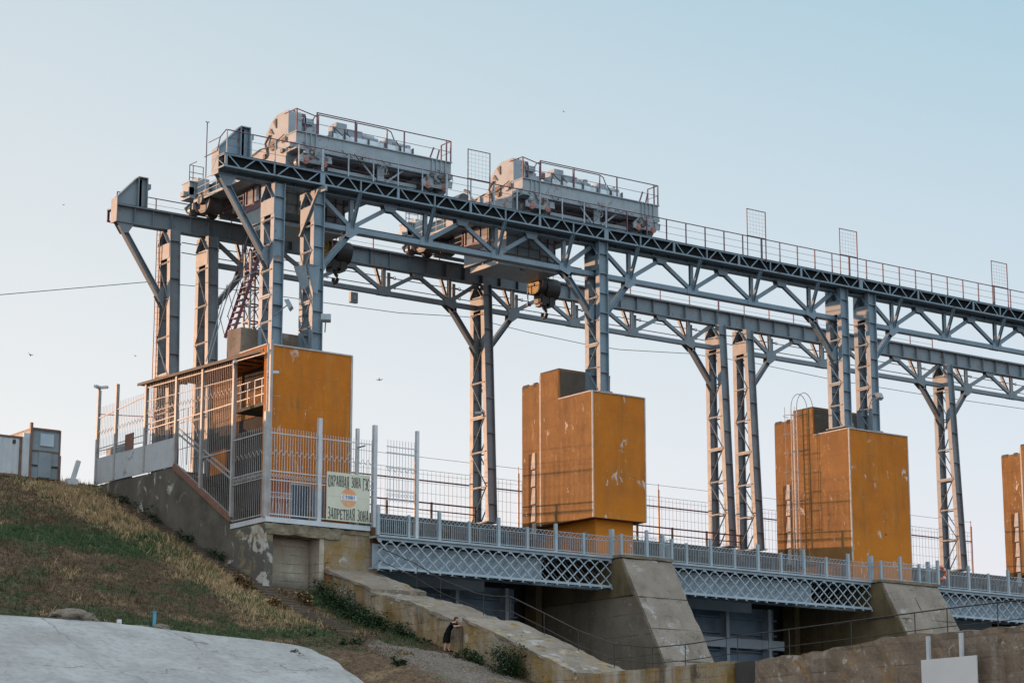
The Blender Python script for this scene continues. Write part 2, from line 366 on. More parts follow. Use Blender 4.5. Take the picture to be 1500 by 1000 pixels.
BROWN = np.array((.090,.058,.037)); GREEN = np.array((.038,.062,.028)); DRY = np.array((.35,.25,.14)); OLIVE = np.array((.085,.073,.038)); GRAV = np.array((.15,.122,.10)); DEEP = np.array((.022,.036,.016))
def zone(x, y):
    """ground cover weights: dry, green, brown, gravel"""
    n = mnoise.fractal(Vector((x*.16, y*.16, 1.3)), 1, 2, 4); n2 = mnoise.fractal(Vector((x*.5, y*.5, 8.1)), 1, 2, 4)
    yy = y + 1.6*n
    green = smooth(1.5, 4.0, yy)*smooth(8.6, 6.0, yy)*smooth(-20.6, -24.5, x - .5*(y-4)) * .95     # green band across the slope
    green = max(green, .8*smooth(-5.5, -8.0, yy)*smooth(-12, -9, y)*smooth(-20.5, -22.5, x) * smooth(-.35, .15, n2+.1))
    green = max(green, .55*smooth(.12, .42, n2+.25*n))
    green = max(green, .95*smooth(-19.6,-18.6,x)*smooth(-.5,-1.6,y)*smooth(-11.5,-9.5,y))
    dd = abs(x - (-22.5 - .07*max(0, y-2) + .35*n)) 
    dry = smooth(2.4 + .06*max(0, y), .9, dd)*smooth(-9, -5, y)
    dry = max(dry, .25*smooth(9.0, 13.5, yy)*smooth(-.3, .3, n2+.15))
    dry = max(dry, .35*smooth(.2, .55, -n2))
    grav = smooth(-10.6, -13.2, y + 1.8*n2 + .35*(x+19))*smooth(-23.0, -20.5, x + .8*n)*smooth(-.35,.1,n2+.2)*smooth(-17.6,-18.6,x+.5*n2)
    return dry, green, grav, n, n2
def tint(x, y):
    dry, green, grav, n, n2 = zone(x, y)
    c = BROWN*(1-.25*n)
    c = c*(1-green) + (GREEN*(1+.4*n2))*green
    c = c*(1-dry) + DRY*(1+.3*n2)*dry*1.0
    c = c*(1-grav) + GRAV*(1+.5*n2)*grav
    return np.clip(c, .01, 1)
xs = np.concatenate([np.linspace(-420,-62,30), np.linspace(-60,-16.9,170)])
ys = np.concatenate([np.linspace(-62,-19,40), np.linspace(-18.6,19,150), np.linspace(20,21.2,3)])
vs = []; cs = []
for y in ys:
    for x in xs:
        z = bankn(x, y) if y < 20 else (4.1 if y < 20.5 else 1.)
        vs.append((x, y, z)); cs.append(tint(x, y))
nx = len(xs)
fs = [(j*nx+i, j*nx+i+1, (j+1)*nx+i+1, (j+1)*nx+i) for j in range(len(ys)-1) for i in range(nx-1)
      if not (xs[i] > -20.6 and ys[j] > -.9)]
me = bpy.data.meshes.new('grass_bank'); me.from_pydata(vs, [], fs)
ca = me.color_attributes.new('tint', 'FLOAT_COLOR', 'POINT')
ca.data.foreach_set('color', np.concatenate([np.array(cs), np.ones((len(cs),1))], 1).ravel().astype(np.float32))
me.materials.append(mt)
for p in me.polygons: p.use_smooth = True
o = bpy.data.objects.new('grass_bank', me); col.objects.link(o); tag(o, kind='structure')

# ---- pale concrete apron lying on the lower slope
edge = [(-8.75,-70),(-8.8,-35),(-8.9,-32.5),(-9.15,-30.6),(-9.75,-28.4),(-10.1,-25.6),(-10.5,-23.95),(-11.3,-23.1),(-12.2,-22.5),(-13.2,-22.05),(-14.6,-22.3),(-17,-24),(-22,-27.5),(-40,-38)]
def xmax(y):
    for (a, xa), (b, xb) in zip(edge, edge[1:]):
        if b <= y <= a: return xa + (xb-xa)*(a-y)/(a-b)
    return edge[-1][1]
rows = list(np.linspace(-8.75,-15,60)) + list(np.linspace(-15.3,-40,40))
vs = []; fs = []; nc = 70
for y in rows:
    xm = xmax(y) + .28*mnoise.noise(Vector((y*1.9, 4, 4))) + .12*mnoise.noise(Vector((y*7, 4, 4)))
    for i in range(nc+1):
        t = (i/nc)**.6
        x = -110 + (xm+110)*t
        yo = y + (.16*mnoise.noise(Vector((x*.8, 2, 9)))+.07*mnoise.noise(Vector((x*3, 2, 9)))) * smooth(-9.6, -8.8, y)
        vs.append((x, yo, max(-17.38, 4.1-.395*(17.3-yo)) + .21 + .03*mnoise.noise(Vector((x*.3, yo*.3, 1))) - (.12 if i == nc else 0)))
for j in range(len(rows)-1):
    for i in range(nc):
        a = j*(nc+1)+i; fs.append((a, a+1, a+nc+2, a+nc+1))
me = bpy.data.meshes.new('concrete_apron'); me.from_pydata(vs, [], fs); me.materials.append(M['slab'])
for p in me.polygons: p.use_smooth = True
o = bpy.data.objects.new('concrete_apron', me); col.objects.link(o); tag(o, kind='structure')

# ---- grass blades: nobody could count them
def blades(name, n, region, hfun, seed):
    r = np.random.default_rng(seed)
    X = r.uniform(region[0], region[1], n); Y = r.uniform(region[2], region[3], n)
    V = []; F = []; Cc = []
    for x, y in zip(X, Y):
        if x > -20.75 and y > -1.3: continue
        if -21.5 < x < -20.4 and -8.6 < y < 11 and r.random() > .18: continue
        if y < -8.6 and x < xmax(max(-39, y)) + .1: continue
        if x > -17.45: continue
        dry, green, grav, nn, n2 = zone(x, y)
        if grav > .45 and r.random() > .08: continue
        h, clump = hfun(x, y, dry, green, r)
        if h <= .02: continue
        q = r.random()
        if q < green*.95: c = GREEN*(.75+.8*r.random()) + np.array((.005,.012,0))
        elif q < green*.95 + dry*.85: c = DRY*(.7+.75*r.random())
        else: c = (BROWN if r.random() < .6 else OLIVE)*(.7+.9*r.random())
        z = bankn(x, y)
        for k in range(3):
            a = r.uniform(0, 2*PI); bx, by = math.cos(a), math.sin(a); w_ = .012 + .018*r.random()
            lean = h*r.uniform(.2, .8); la = r.uniform(0, 2*PI)
            px, py = x + r.normal(0, .05), y + r.normal(0, .05); hh = h*r.uniform(.6, 1.15)
            i0 = len(V)
            V += [(px-bx*w_, py-by*w_, z-.03), (px+bx*w_, py+by*w_, z-.03), (px+math.cos(la)*lean, py+math.sin(la)*lean-.1*h, z+hh)]
            F.append((i0, i0+1, i0+2)); Cc += [c*.75, c*.75, c*1.15]
    me = bpy.data.meshes.new(name); me.from_pydata(V, [], F)
    ca = me.color_attributes.new('tint', 'FLOAT_COLOR', 'POINT')
    ca.data.foreach_set('color', np.concatenate([np.array(Cc), np.ones((len(Cc),1))], 1).ravel().astype(np.float32))
    mg = bpy.data.materials.get('grass_blades')
    if not mg:
        mg = bpy.data.materials.new('grass_blades'); mg.use_nodes = True
        at = mg.node_tree.nodes.new('ShaderNodeAttribute'); at.attribute_name = 'tint'
        b = mg.node_tree.nodes['Principled BSDF']; b.inputs['Roughness'].default_value = .8; b.inputs['Specular IOR Level'].default_value = .2
        mg.node_tree.links.new(at.outputs['Color'], b.inputs['Base Color'])
    me.materials.append(mg)
    o = bpy.data.objects.new(name, me); col.objects.link(o); return tag(o, kind='stuff')
def hf(x, y, dry, green, r):
    h = .035 + .075*r.random() + .20*dry*r.random() + .10*green*r.random()
    if r.random() < .06*dry: h += .35*r.random()
    return h, 1
blades('grass', 70000, (-46,-17.5,-14.5,17.6), hf, 3)
def hf2(x, y, dry, green, r):
    if mnoise.noise(Vector((x*.7, y*.7, 5))) < .05 or r.random() > .25+.6*dry: return 0, 1
    return .22+.34*r.random(), 1
blades('tall_grass', 16000, (-46,-17.5,-11,17.6), hf2, 9)

# ---- loose stones of the gravel patch
def stones(n, seed):
    r = np.random.default_rng(seed); V = []; F = []
    while n > 0:
        x = r.uniform(-23,-17.4); y = r.uniform(-19,-8.5)
        if x < xmax(y)+.2 or zone(x, y)[2] < .25: n -= .2; continue
        z = bankn(x, y); s = .018+.05*r.random()**3; i0 = len(V); n -= 1
        a = r.uniform(0,6.3); ca_, sa_ = math.cos(a)*s, math.sin(a)*s
        V += [(x+ca_,y+sa_,z),(x-sa_*.8,y+ca_*.8,z),(x-ca_*.9,y-sa_*.9,z),(x+sa_*.7,y-ca_*.7,z),(x+.2*s,y,z+s*.9)]
        F += [(i0,i0+1,i0+4),(i0+1,i0+2,i0+4),(i0+2,i0+3,i0+4),(i0+3,i0,i0+4)]
    me = bpy.data.meshes.new('gravel_stones'); me.from_pydata(V, [], F); me.materials.append(M['stone_pale'])
    o = bpy.data.objects.new('gravel_stones', me); col.objects.link(o); tag(o, 'loose pale stones scattered over the gravel patch', 'gravel', kind='stuff')
stones(7000, 5)
# ---- leafy weeds and shrubs, each a thing
leafmats = [mat('dark_leaf', (.030,.058,.022), (.018,.036,.014), 5., .6, .3), mat('mid_leaf', (.055,.085,.035), (.03,.055,.022), 5., .6, .3), mat('dry_stalk', (.24,.16,.08), (.16,.11,.06), 5., .8, .2)]
def shrub(x, y, rx, ry, h, n, mi, label, name='shrub', leaf=.09, group=None, spread=1.):
    z = bankn(x, y) if x < -17.3 else -9.6
    t = thing(name, (x, y, z), label, 'shrub', group)
    r = np.random.default_rng(int(abs(x*131+y*17)))
    fol = MB(); st = MB()
    for k in range(max(5, n//60)):
        a = r.uniform(0, 2*PI); d = r.uniform(.1, .8)
        st.beam((math.cos(a)*d*rx*.4, math.sin(a)*d*ry*.4, -.08), (math.cos(a)*d*rx, math.sin(a)*d*ry, h*r.uniform(.4,.7)), .010, .010)
    cl = [(r.normal(0,.42)*rx, r.normal(0,.42)*ry, abs(r.normal(.35,.25))*h) for _ in range(max(6, n//45))]
    for k in range(n):
        c = cl[r.integers(len(cl))]
        s = .16*min(1.5, h)
        px, py, pz = c[0]+r.normal(0, s), c[1]+r.normal(0, s), max(.02, c[2]+r.normal(0, s*.8))
        a = r.uniform(0, 2*PI); ti = r.uniform(-.9, .9); l = leaf*r.uniform(.6, 1.4); w_ = l*.38
        dx = Vector((math.cos(a)*math.cos(ti), math.sin(a)*math.cos(ti), math.sin(ti))); sx = Vector((-math.sin(a), math.cos(a), r.uniform(-.5,.5)))
        p = Vector((px, py, pz))
        gz = (bankn(x+px, y+py)-z) if x+px < -17.3 else 0
        p.z += gz
        fol.add([tuple(p-dx*l/2), tuple(p+sx*w_), tuple(p+dx*l/2), tuple(p-sx*w_)], [(0,1,2,3)])
    fol.build('foliage', leafmats[mi], t, fix=False); st.build('stem', leafmats[0] if mi < 2 else leafmats[2], t)
    return t
for k, (x, y, rx, ry, h, n, mi, lab) in enumerate([
    (-17.95,-2.0,.5,.8,.85,900,0,'dark weeds in the corner where the recessed wall meets the ochre wing wall'),
    (-18.15,-3.6,.75,1.1,.95,1900,0,'dark green weeds at the foot of the ochre wing wall, highest clump up the slope'),
    (-18.2,-5.4,.8,1.1,.95,1900,0,'dark green weeds against the ochre wing wall below its cracked step'),
    (-18.2,-7.1,.75,1.1,.8,1700,0,'dark green weeds halfway along the foot of the wing wall'),
    (-18.1,-8.9,.6,1.0,.6,1200,0,'low dark weeds near the grey lower end of the wing wall'),
    (-18.0,-10.5,.3,.6,.28,250,1,'small green tuft just left of the woman in black'),
    (-17.75,-16.9,.65,1.1,1.35,3000,0,'large dark green bush at the bottom edge in front of the lower wall block'),
    (-18.0,-14.3,.55,1.1,.55,1200,1,'green weeds below the lower wall block right of the woman'),
    (-21.05,13.5,.35,1.1,.5,500,0,'weeds at the top of the plank stairs under the pale parapet'),
    (-21.0,9.8,.4,1.2,.6,700,0,'dark weeds overgrowing the upper stairs below the corner of the plastered wall'),
    (-20.98,6.4,.3,1.2,.65,700,0,'dark weeds along the foot of the dark plastered retaining wall'),
    (-20.98,3.4,.3,1.0,.8,700,0,'dark bush at the lower end of the dark plastered retaining wall'),
    (-23.05,-9.2,.25,.3,.28,160,1,'small weed at the upper edge of the pale apron left of the plank stairs'),
    (-25.3,-11.6,.22,.22,.4,160,1,'lone weed growing from a crack in the middle of the pale apron'),
    (-22.2,-11.0,.55,.4,.32,420,0,'flat weed clump on the curved corner of the pale apron'),
    (-22.0,-14.6,.45,.35,.4,380,0,'weed clump beside the lower curved edge of the pale apron'),
    (-38.4,-14.9,.3,.2,.18,140,0,'flat dark weed near the bottom left of the pale apron')]):
    shrub(x, y, rx, ry, h, n, mi, lab)
for k, (x, y, lab) in enumerate([(-21.7,-4.0,'tall straw grass clump left of the middle of the plank stairs'),(-21.9,-1.2,'tall straw grass clump at the bend below the white peeling wall'),(-19.6,-3.0,'rust brown dry grass clump right of the plank stairs')]):
    shrub(x, y, .35, .6, .6, 420, 2, lab, 'dry_grass_clump', .16)

# ---- plank stairs down the bank
t = thing('plank_stairs', (-20.95, 2, bank(-20.95, 2)), 'long flight of weathered plank steps running down the grassy bank beside the walls', 'stairs')
tr = MB(); rs = MB()
y = 13.0; z0 = bank(-20.95, 2); k = 0
while y > -8.7:
    z = bank(-21, y) + .10 - z0; j = random.uniform(-.05,.05)
    tr.box(-.52+j, y-2-.30, z-.06, .52+j, y-2, z)
    rs.box(-.50, y-2-.275, z-.165, .50, y-2-.225, z-.065)
    y -= .44
tr.build('tread', M['timber'], t); rs.build('riser', M['plank'], t)

# ---- boulders, pipe
def boulder(x, y, sx, sy, sz, label):
    bm = bmesh.new(); bmesh.ops.create_icosphere(bm, subdivisions=4, radius=1)
    for v in bm.verts:
        n = mnoise.fractal(v.co*1.4+Vector((x,y,0)), 1, 2, 4); v.co *= 1+.28*n
        v.co = Vector((v.co.x*sx, v.co.y*sy, v.co.z*sz))
    me = bpy.data.meshes.new('boulder'); bm.to_mesh(me); bm.free(); me.materials.append(M['stone'])
    o = bpy.data.objects.new('boulder', me); col.objects.link(o); o.location = (x, y, bankn(x, y)+sz*.25)
    return tag(o, label, 'boulder')
boulder(-34.0,-8.3,1.0,.5,.42,'broad flat boulder at the top edge of the pale apron, left of the cyan pipe')
boulder(-30.1,-8.7,.45,.3,.22,'small boulder at the foot of the cyan pipe')
boulder(-31.1,-8.85,.5,.3,.15,'low flat stone just left of the cyan pipe')
t = thing('marker_pipe', (-30.3,-8.45,bankn(-30.3,-8.45)), 'short bright cyan pipe standing in the grass above the pale apron', 'pipe')
p = MB(); p.cyl((0,0,-.2),(0,0,1),.075,.85,12); p.build('pipe', M['cyan'], t)
p = MB(); p.cyl((0,0,.65),(0,0,1),.095,.05,12); p.build('cap', M['cyan'], t)

# ------------------------------------------------------------------ dam crest, abutment, piers
c = MB(); c.box(-14.2, 9.0, -10, 120, 18, 2.7)
o = tag(c.build('dam_crest', M['conc_dark']), kind='structure')
c = MB(); c.add([(-420,17.4,4.13),(-20.2,17.4,4.13),(-20.2,20.4,4.13),(-420,20.4,4.13)],[(0,1,2,3)])
tag(c.build('crest_road', M['asphalt']), kind='structure')

def pier(k, wdt, label, joint=False):
    x0 = XC(k) - wdt/2
    t = thing('dam_pier', (x0, 0, 0), label, 'pier')
    m = MB(); m.prism([(-2.62,-.32),(8.8,-.32),(8.8,-11),(-9.0,-11)], 'x', 0, wdt)
    build_rough(m, 'sloped_buttress', M['conc_slope'], t, .45, .07, .7, k*3., (x0,0,0))
    m = MB(); m.prism([(-2.60,-.42),(8.6,-.42),(8.6,-2.35),(-3.55,-2.35)], 'x', -.10, .0)
    build_rough(m, 'side_cap', M['conc_olive'], t, .4, .03, .8, k*5., (x0,0,0))
    m = MB(); m.prism([(-3.75,-2.42),(8.6,-2.42),(8.6,-10.9),(-8.9,-10.9)], 'x', -.05, .0)
    build_rough(m, 'side_face', M['conc_pier'] if k == 0 else M['conc_olive'], t, .6, .03, .8, k*5.+2, (x0,0,0))
    m = MB()
    def along(s): return (-2.62-6.38*s, -.32-10.68*s)
    nrm = Vector((0, -.859, .512))
    for s in (.20,.36,.52,.68):                               # pour joints across the slope
        y, z = along(s); m.beam((.05,y-.005,z+.01),(wdt-.05,y-.005,z+.01),.03,.035)
    if joint:
        y1, z1 = along(0.02); y2, z2 = along(.95); m.beam((wdt*.46,y1,z1),(wdt*.46,y2,z2),.06,.05)
    m.build('pour_joint', M['conc_dark'], t)
    cap = MB(); cap.box(-.12,-2.7,-.30,wdt+.12,-.06,-.16); build_rough(cap, 'cap_slab', M['rubble'], t, .4, .03, 1.2, k, (x0,0,0))
    return t
pier(0, 3.35, 'sloping concrete pier with pale stepped buttress carrying the orange tower in the middle')
pier(1, 4.55, 'sloping concrete pier with a crack down its buttress under the orange tower with the ladder', True)
pier(2, 3.35, 'sloping concrete pier at the far right under the orange tower cut by the frame')

# ---- abutment under the left tower
t = thing('abutment', (-17.5, 0, 0), 'stained concrete abutment with a recess under the fenced platform', 'abutment')
m = MB(); m.box(.15,-1.0,-9,3.25,8.9,-.12); build_rough(m, 'ochre_block', M['conc_ochre'], t, .35, .03, .9, 4, (-17.5,0,0))
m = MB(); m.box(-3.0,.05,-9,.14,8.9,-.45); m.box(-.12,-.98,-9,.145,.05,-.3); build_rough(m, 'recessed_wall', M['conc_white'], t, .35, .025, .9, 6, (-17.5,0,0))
m = MB(); m.box(-3.2,-1.08,-.50,1.0,.04,.02); build_rough(m, 'platform_slab', M['rubble'], t, .14, .09, 2.2, 8, (-17.5,0,0))
m = MB(); m.box(1.0,-1.06,-.2,2.9,.04,.0); build_rough(m, 'slab_edge', M['rubble'], t, .14, .05, 2.2, 9, (-17.5,0,0))
m = MB(); m.box(2.75,-1.15,-.48,3.3,-.4,.15); m.build('corner_bracket', M['brown_slot'], t)
m = MB(); m.box(-3.15,-.9,.03,2.95,8.5,.24); m.build('platform_floor', M['conc_slope'], t)
m = MB(); m.box(-3.25,-1.12,.06,2.7,-.94,.30); m.box(-3.25,-.94,.06,-3.1,2.3,.30); m.build('base_beam', M['white_paint'], t)

t = thing('retaining_wall', (-20.7, 0, 0), 'dark damp retaining wall with peeling plaster falling from the bank top to the platform', 'wall')
m = MB(); m.prism([(17.3,4.1),(8.3,3.92),(2.25,.50),(2.25,.28),(.6,.02),(-1.02,-.05),(-1.02,-6),(8,-3),(17.3,1)], 'x', -.01, .45)
build_rough(m, 'plaster_face', M['conc_dark'], t, .4, .03, .8, 3, (-20.7,0,0))
m = MB(); m.beam((-.05,8.35,3.98),(-.05,2.2,.50),.16,.26); m.build('curb', M['curb'], t)
m = MB()
for yy in np.arange(2.0, 8.3, .34):
    zz = .38 + (yy-2.2)*.565
    m.box(.3, yy, zz-.25, 1.7, yy+.36, zz)
m.build('stair_flight', M['conc_dark'], t)
m = MB(); m.prism([(17.3,5.58),(8.25,5.48),(8.25,3.98),(17.3,4.16)], 'x', -.06, .02); m.build('parapet_sheet', M['parapet_sheet'], t)
m = MB(); m.prism([(17.3,6.2),(14.2,6.2),(14.2,4.2),(17.3,4.2)], 'x', .5, .56); m.build('grey_sheet', M['cabinet'], t)
m = MB(); m.box(-.10,12.9,5.55,-.07,13.9,6.4); m.build('notice_board', M['curb'], t)
m = MB(); m.prism([(1.9,-.02),(1.9,-3.5),(-1.05,-4.5),(-1.05,-.06),(.6,-.02)], 'x', -.05, .42); build_rough(m, 'peeling_corner', M['corner'], t, .3, .015, 1.5, 3, (-20.7,0,0))

# ---- wing wall stepping down to the river
def wing(name, prof, label, y_end, seed, material):
    t = thing(name, (-17.3, prof[0][0], prof[0][1]), label, 'wall')
    y0, z0 = prof[0]
    poly = [(y-y0, z-z0) for y, z in prof] + [(prof[-1][0]-y0, -10.5-z0), (0, -10.5-z0)]
    m = MB(); m.prism(poly, 'x', .03, 3.05); build_rough(m, 'stained_face', material, t, .36, .11, .9, seed, (-17.3,y0,z0))
    m = MB(); top = [(y-y0, z-z0+.035) for y, z in prof]
    m.prism(top + [(a, b-.14) for a, b in top[::-1]], 'x', -.03, 3.10); build_rough(m, 'sloping_top', M['conc_slope'], t, .3, .10, 1.3, seed+2, (-17.3,y0,z0))
    return t
wing('wing_wall', [(-1.02,-2.0),(-4.9,-3.2),(-5.15,-3.32)], 'short upper slab of the ochre wing wall starting at the abutment block', 0, 1., M['conc_ochre'])
wing('wing_wall', [(-5.2,-3.5),(-8.6,-4.25),(-11.0,-5.02),(-12.3,-5.45)], 'cracked middle length of the sloping ochre wing wall with crumbled edge, left of the woman', 0, 2., M['conc_ochre'])
wing('wing_wall', [(-12.66,-5.28),(-17.9,-7.12),(-20.9,-8.2)], 'lower length of the sloping wing wall with brick patterned face, right of the woman', 0, 3., M['conc_ochre'])
t = thing('training_wall', (-17.3,-21.0,-8.3), 'short ochre stained length of level river wall left of the dark recess', 'wall')
m = MB(); m.box(0,-9.2,-6,.9,.08,0); build_rough(m, 'wall_body', M['conc_ochre'], t, .35, .05, .9, 5, (-17.3,-21,-8.3))
t = thing('training_wall', (-17.3,-30.5,-8.3), 'long brown concrete river wall in the right foreground with the white board', 'wall')
m = MB(); m.prism([(-1.3,-.12),(-4.5,0.04),(-8.2,.26),(-12,.22),(-20,.2),(-40,.2),(-40,-7),(-1.3,-7)], 'x', 0, .8)
build_rough(m, 'wall_body', M['conc_brown'], t, .26, .10, 1.2, 11, (-17.3,-30.5,-8.3))
m = MB(); m.box(.35,-1.4,-6,.8,.2,-.05); m.build('recess_back', M['dark_wall_and_shade'], t)
t = thing('notice_board', (-17.7,-42,-9.4), 'blank off-white metal board hung on two posts on the brown river wall', 'board')
m = MB(); m.box(-.02,-1.27,-.9,.02,1.27,.42); m.build('panel', M['board_white'], t)
for yy in (1.0,-.52):
    m = MB(); m.box(.03,yy-.06,-.3,.14,yy+.06,1.22); m.build('post', M['white_paint'], t)

# ---- pipe handrail along the river wall
t = thing('pipe_handrail', (-14.4,-.7,-1.9), 'thin dark pipe handrail following the sloping walls down to the river', 'handrail')
pts = [(-.7,-.5),(-4.64,-1.89),(-6.7,-2.78),(-9.6,-3.72),(-11.0,-3.98),(-12.3,-4.11),(-14.8,-5.05),(-17.3,-6.02),(-19.8,-6.78),(-22.3,-7.1),(-24.5,-7.12),(-29,-7.0),(-33.8,-6.93),(-38.8,-6.86),(-46,-6.85),(-60,-6.8)]
P = [(0, y+.7, z+1.9) for y, z in pts]
m = MB(); m.tube(P, .026, 6); m.build('top_rail', M['iron'], t)
m = MB(); m.tube([(0, y, z-.65) for _, y, z in P], .018, 6); m.build('middle_rail', M['iron'], t)
def rz(y):
    for (a, za), (b, zb) in zip(pts, pts[1:]):
        if b <= y <= a: return za+(zb-za)*(a-y)/(a-b)
for y in (-.75,-4.7,-6.7,-10.2,-12.31,-14.82,-17.28,-19.77,-22.3,-24.4,-27.6,-30.6,-34,-37.3,-38.9,-41.3,-44,-47):
    m = MB(); m.tube([(0, y+.7, rz(y)+1.9), (0, y+.7, rz(y)+1.9-1.5)], .02, 6); m.build('post', M['iron'], t)

# ------------------------------------------------------------------ bays between the piers: lattice footbridge, railings, gate
def footbridge(xa, xb, label):
    L = xb-xa; t = thing('lattice_footbridge', (xa, -1.8, 0), label, 'footbridge')
    n = round(L/.74); p = L/n
    zt, zb = -.42, -1.74
    for nm, yo, ms in (('lattice_girder', 0, M['steel_light']), ('lattice_girder', 1.3, M['steel_dull'])):
        m = MB()
        m.box(0,yo-.06,zt-.02,L,yo+.06,zt+.10); m.box(0,yo-.07,zb-.08,L,yo+.07,zb+.02)
        m.box(0,yo-.09,zt+.10,L,yo+.09,zt+.125); m.box(0,yo-.10,zb-.11,L,yo+.10,zb-.085)
        for i in range(-2, n+1):
            for s in (1,-1):
                xA, xB = (i*p, (i+2)*p) if s == 1 else ((i+2)*p, i*p)
                a0, a1 = 0., 1.
                f = lambda u: xA+(xB-xA)*u
                us = [u for u in (0.,.25,.5,.75,1.) if -.001 <= f(u) <= L+.001]
                if len(us) < 2: continue
                u0, u1 = us[0], us[-1]
                yy = yo - .03*s
                m.beam((f(u0),yy,zt+(zb-zt)*u0),(f(u1),yy,zt+(zb-zt)*u1),.06,.022,(0,1,0))
        for i in range(n+1):                                     # gusset plates on the chords
            x = min(max(i*p,.1),L-.1); m.box(x-.1,yo-.052,zt-.12,x+.1,yo-.046,zt); m.box(x-.08,yo-.052,zb,x+.08,yo-.046,zb+.09)
        m.build(nm, ms, t)
    m = MB(); m.box(0,-.18,-.30,L,1.55,-.20); m.build('deck_slab', M['steel_light'], t)
    m = MB()
    for i in range(0, n+1, 2): m.box(max(0,i*p-.04), .08, zb-.08, min(L,i*p+.04), 1.27, zb)
    for i in range(0, n-1, 2): m.beam((i*p,.08,zb-.1),((i+2)*p,1.27,zb-.1),.06,.04)
    for i in range(n+1): m.box(i*p-.035 if i else 0,-.13,zb-.2,min(L,i*p+.035)+.0,.0,zb-.115)
    m.build('bottom_bracing', M['steel_light'], t)
    m = MB(); m.box(.02,.50,zb+.02,L-4.2,.54,zt-.14); m.build('blue_panel', M['gate_pale'], t)
    for i in range(0, n-6):
        m = MB(); m.beam((i*p+.1,.485,zb+.05),(i*p+.1+.95,.485,zt-.2),.05,.03,(0,1,0)); m.build('panel_shadow_bar', M['gate'], t)  # dark diagonals painted in for the shadows across the blue panel
    return t

def railing_run(name, pts, label, mat_, gap=1.78, first_tall=True, origin=None, group=None, tall_alt=True, cat='railing'):
    """railing along a polyline (x, y) at deck level: posts, bar panels with an ornament row"""
    ox, oy = origin or pts[0]
    t = thing(name, (ox, oy, -.2), label, cat, group)
    idx = 0
    for (a, b) in zip(pts, pts[1:]):
        a = Vector((a[0]-ox, a[1]-oy, 0)); b = Vector((b[0]-ox, b[1]-oy, 0)); d = b-a; L = d.length; d.normalize()
        n = max(1, round(L/gap)); s = L/n
        for i in range(n):
            q = a + d*(i*s); e = q + d*s
            m = MB(); h = 1.46 if (idx % 2 == 0 and tall_alt) else 1.13; wd = .075 if h > 1.3 else .06
            m.box(q.x-wd, q.y-wd, 0, q.x+wd, q.y+wd, h); m.build('post', mat_, t)
            m = MB()
            i0 = q + d*.09; i1 = e - d*.09
            for z, th in ((.10,.04),(.83,.035),(1.06,.03)): m.beam(i0+Vector((0,0,z)), i1+Vector((0,0,z)), .035, th)
            nb = round((s-.18)/.115)
            for k in range(nb):
                c_ = i0 + (i1-i0)*((k+.5)/nb); m.beam(c_+Vector((0,0,.12)), c_+Vector((0,0,.82)), .018, .018, (0,1,0))
            nz = round((s-.18)/.13)                                  # wavy ornament between the two upper rails
            zig = [i0 + (i1-i0)*(k/nz) + Vector((0,0,.86 if k % 2 else 1.03)) for k in range(nz+1)]
            for u, v in zip(zig, zig[1:]): m.beam(u, v, .018, .018)
            m.build('bar_panel', mat_, t)
            idx += 1
    e = Vector((pts[-1][0]-ox, pts[-1][1]-oy, 0)); m = MB(); m.box(e.x-.075,e.y-.075,0,e.x+.075,e.y+.075,1.46); m.build('post', mat_, t)
    return t

def gate(xa, xb, label):
    t = thing('sluice_gate', (xa, 4.4, -9.6), label, 'sluice gate'); L = xb-xa
    m = MB(); m.box(.6,.55,0,L-1.4,.7,8.2); m.build('skin_plate', M['gate'], t)
    for z in (2.6,3.6,4.6,5.6,6.6,7.5): m = MB(); m.box(.6,.25,z,L-1.4,.55,z+.08); m.build('rib', M['gate'], t)
    x = L-2.55
    while x > .8:
        m = MB(); m.box(x-.11,-.42,0,x+.11,-.36,8.1); m.box(x-.03,-.36,0,x+.03,.25,8.1); m.build('upright', M['gate_light'], t); x -= 3.27
    m = MB(); m.box(.6,-.36,5.75,L-1.4,-.3,6.3); m.build('cross_beam', M['gate_light'], t)
    m = MB(); m.box(.0,-.9,7.75,L-4.4,-.8,9.25); m.build('hoist_beam', M['gate_light'], t)
    m = MB(); m.box(L-.75,-.6,0,L-.35,.4,9.2); m.build('guide_post', M['conc_olive'], t)
    m = MB(); m.box(.05,1.0,-1,L-.05,1.2,9.3); m.build('back_wall', M['dark_wall_and_shade'], t)
    return t
bays = [(-14.25, XC(0)-1.78), (XC(0)+1.70, XC(1)-2.40), (XC(1)+2.3, XC(2)-1.8)]
names = ['left of the middle tower', 'between the middle tower and ladder tower', 'right of the ladder tower']
for (a, b), nm in zip(bays, names):
    fa = -14.8 if a < -14 else a
    footbridge(fa, b, 'lattice girder footbridge ' + nm)
    gate(a, b, 'slate blue sluice gate ' + nm)
    railing_run('bridge_railing', [(fa, -1.8), (b, -1.8)], 'outer railing of the footbridge ' + nm, M['steel_light'])
    railing_run('inner_railing', [(fa+.5, .1), (b-.2, .1)], 'inner railing of the footway ' + nm, M['crane_dark'], tall_alt=False)
for k, wd, nm in ((0,3.35,'middle orange tower'),(1,4.55,'orange tower with the ladder'),(2,3.35,'far right orange tower')):
    x0, x1 = XC(k)-wd/2, XC(k)+wd/2
    railing_run('pier_railing', [(x0-.05,-1.86),(x0-.05,-2.6),(x1+.05,-2.6),(x1+.05,-1.86)], 'short railing wrapping round the pier head in front of the ' + nm, M['steel_light'], gap=1.6)
for (a, b) in bays:
    c = MB(); c.box(a+.02,-.24,-.46,b+.3,9.0,-.3); tag(c.build('service_deck', M['conc_dark']), kind='structure')
t = thing('parapet_wall', (-14.2, 2.6, -.2), 'dark low parapet along the back of the footway left of the middle tower', 'wall')
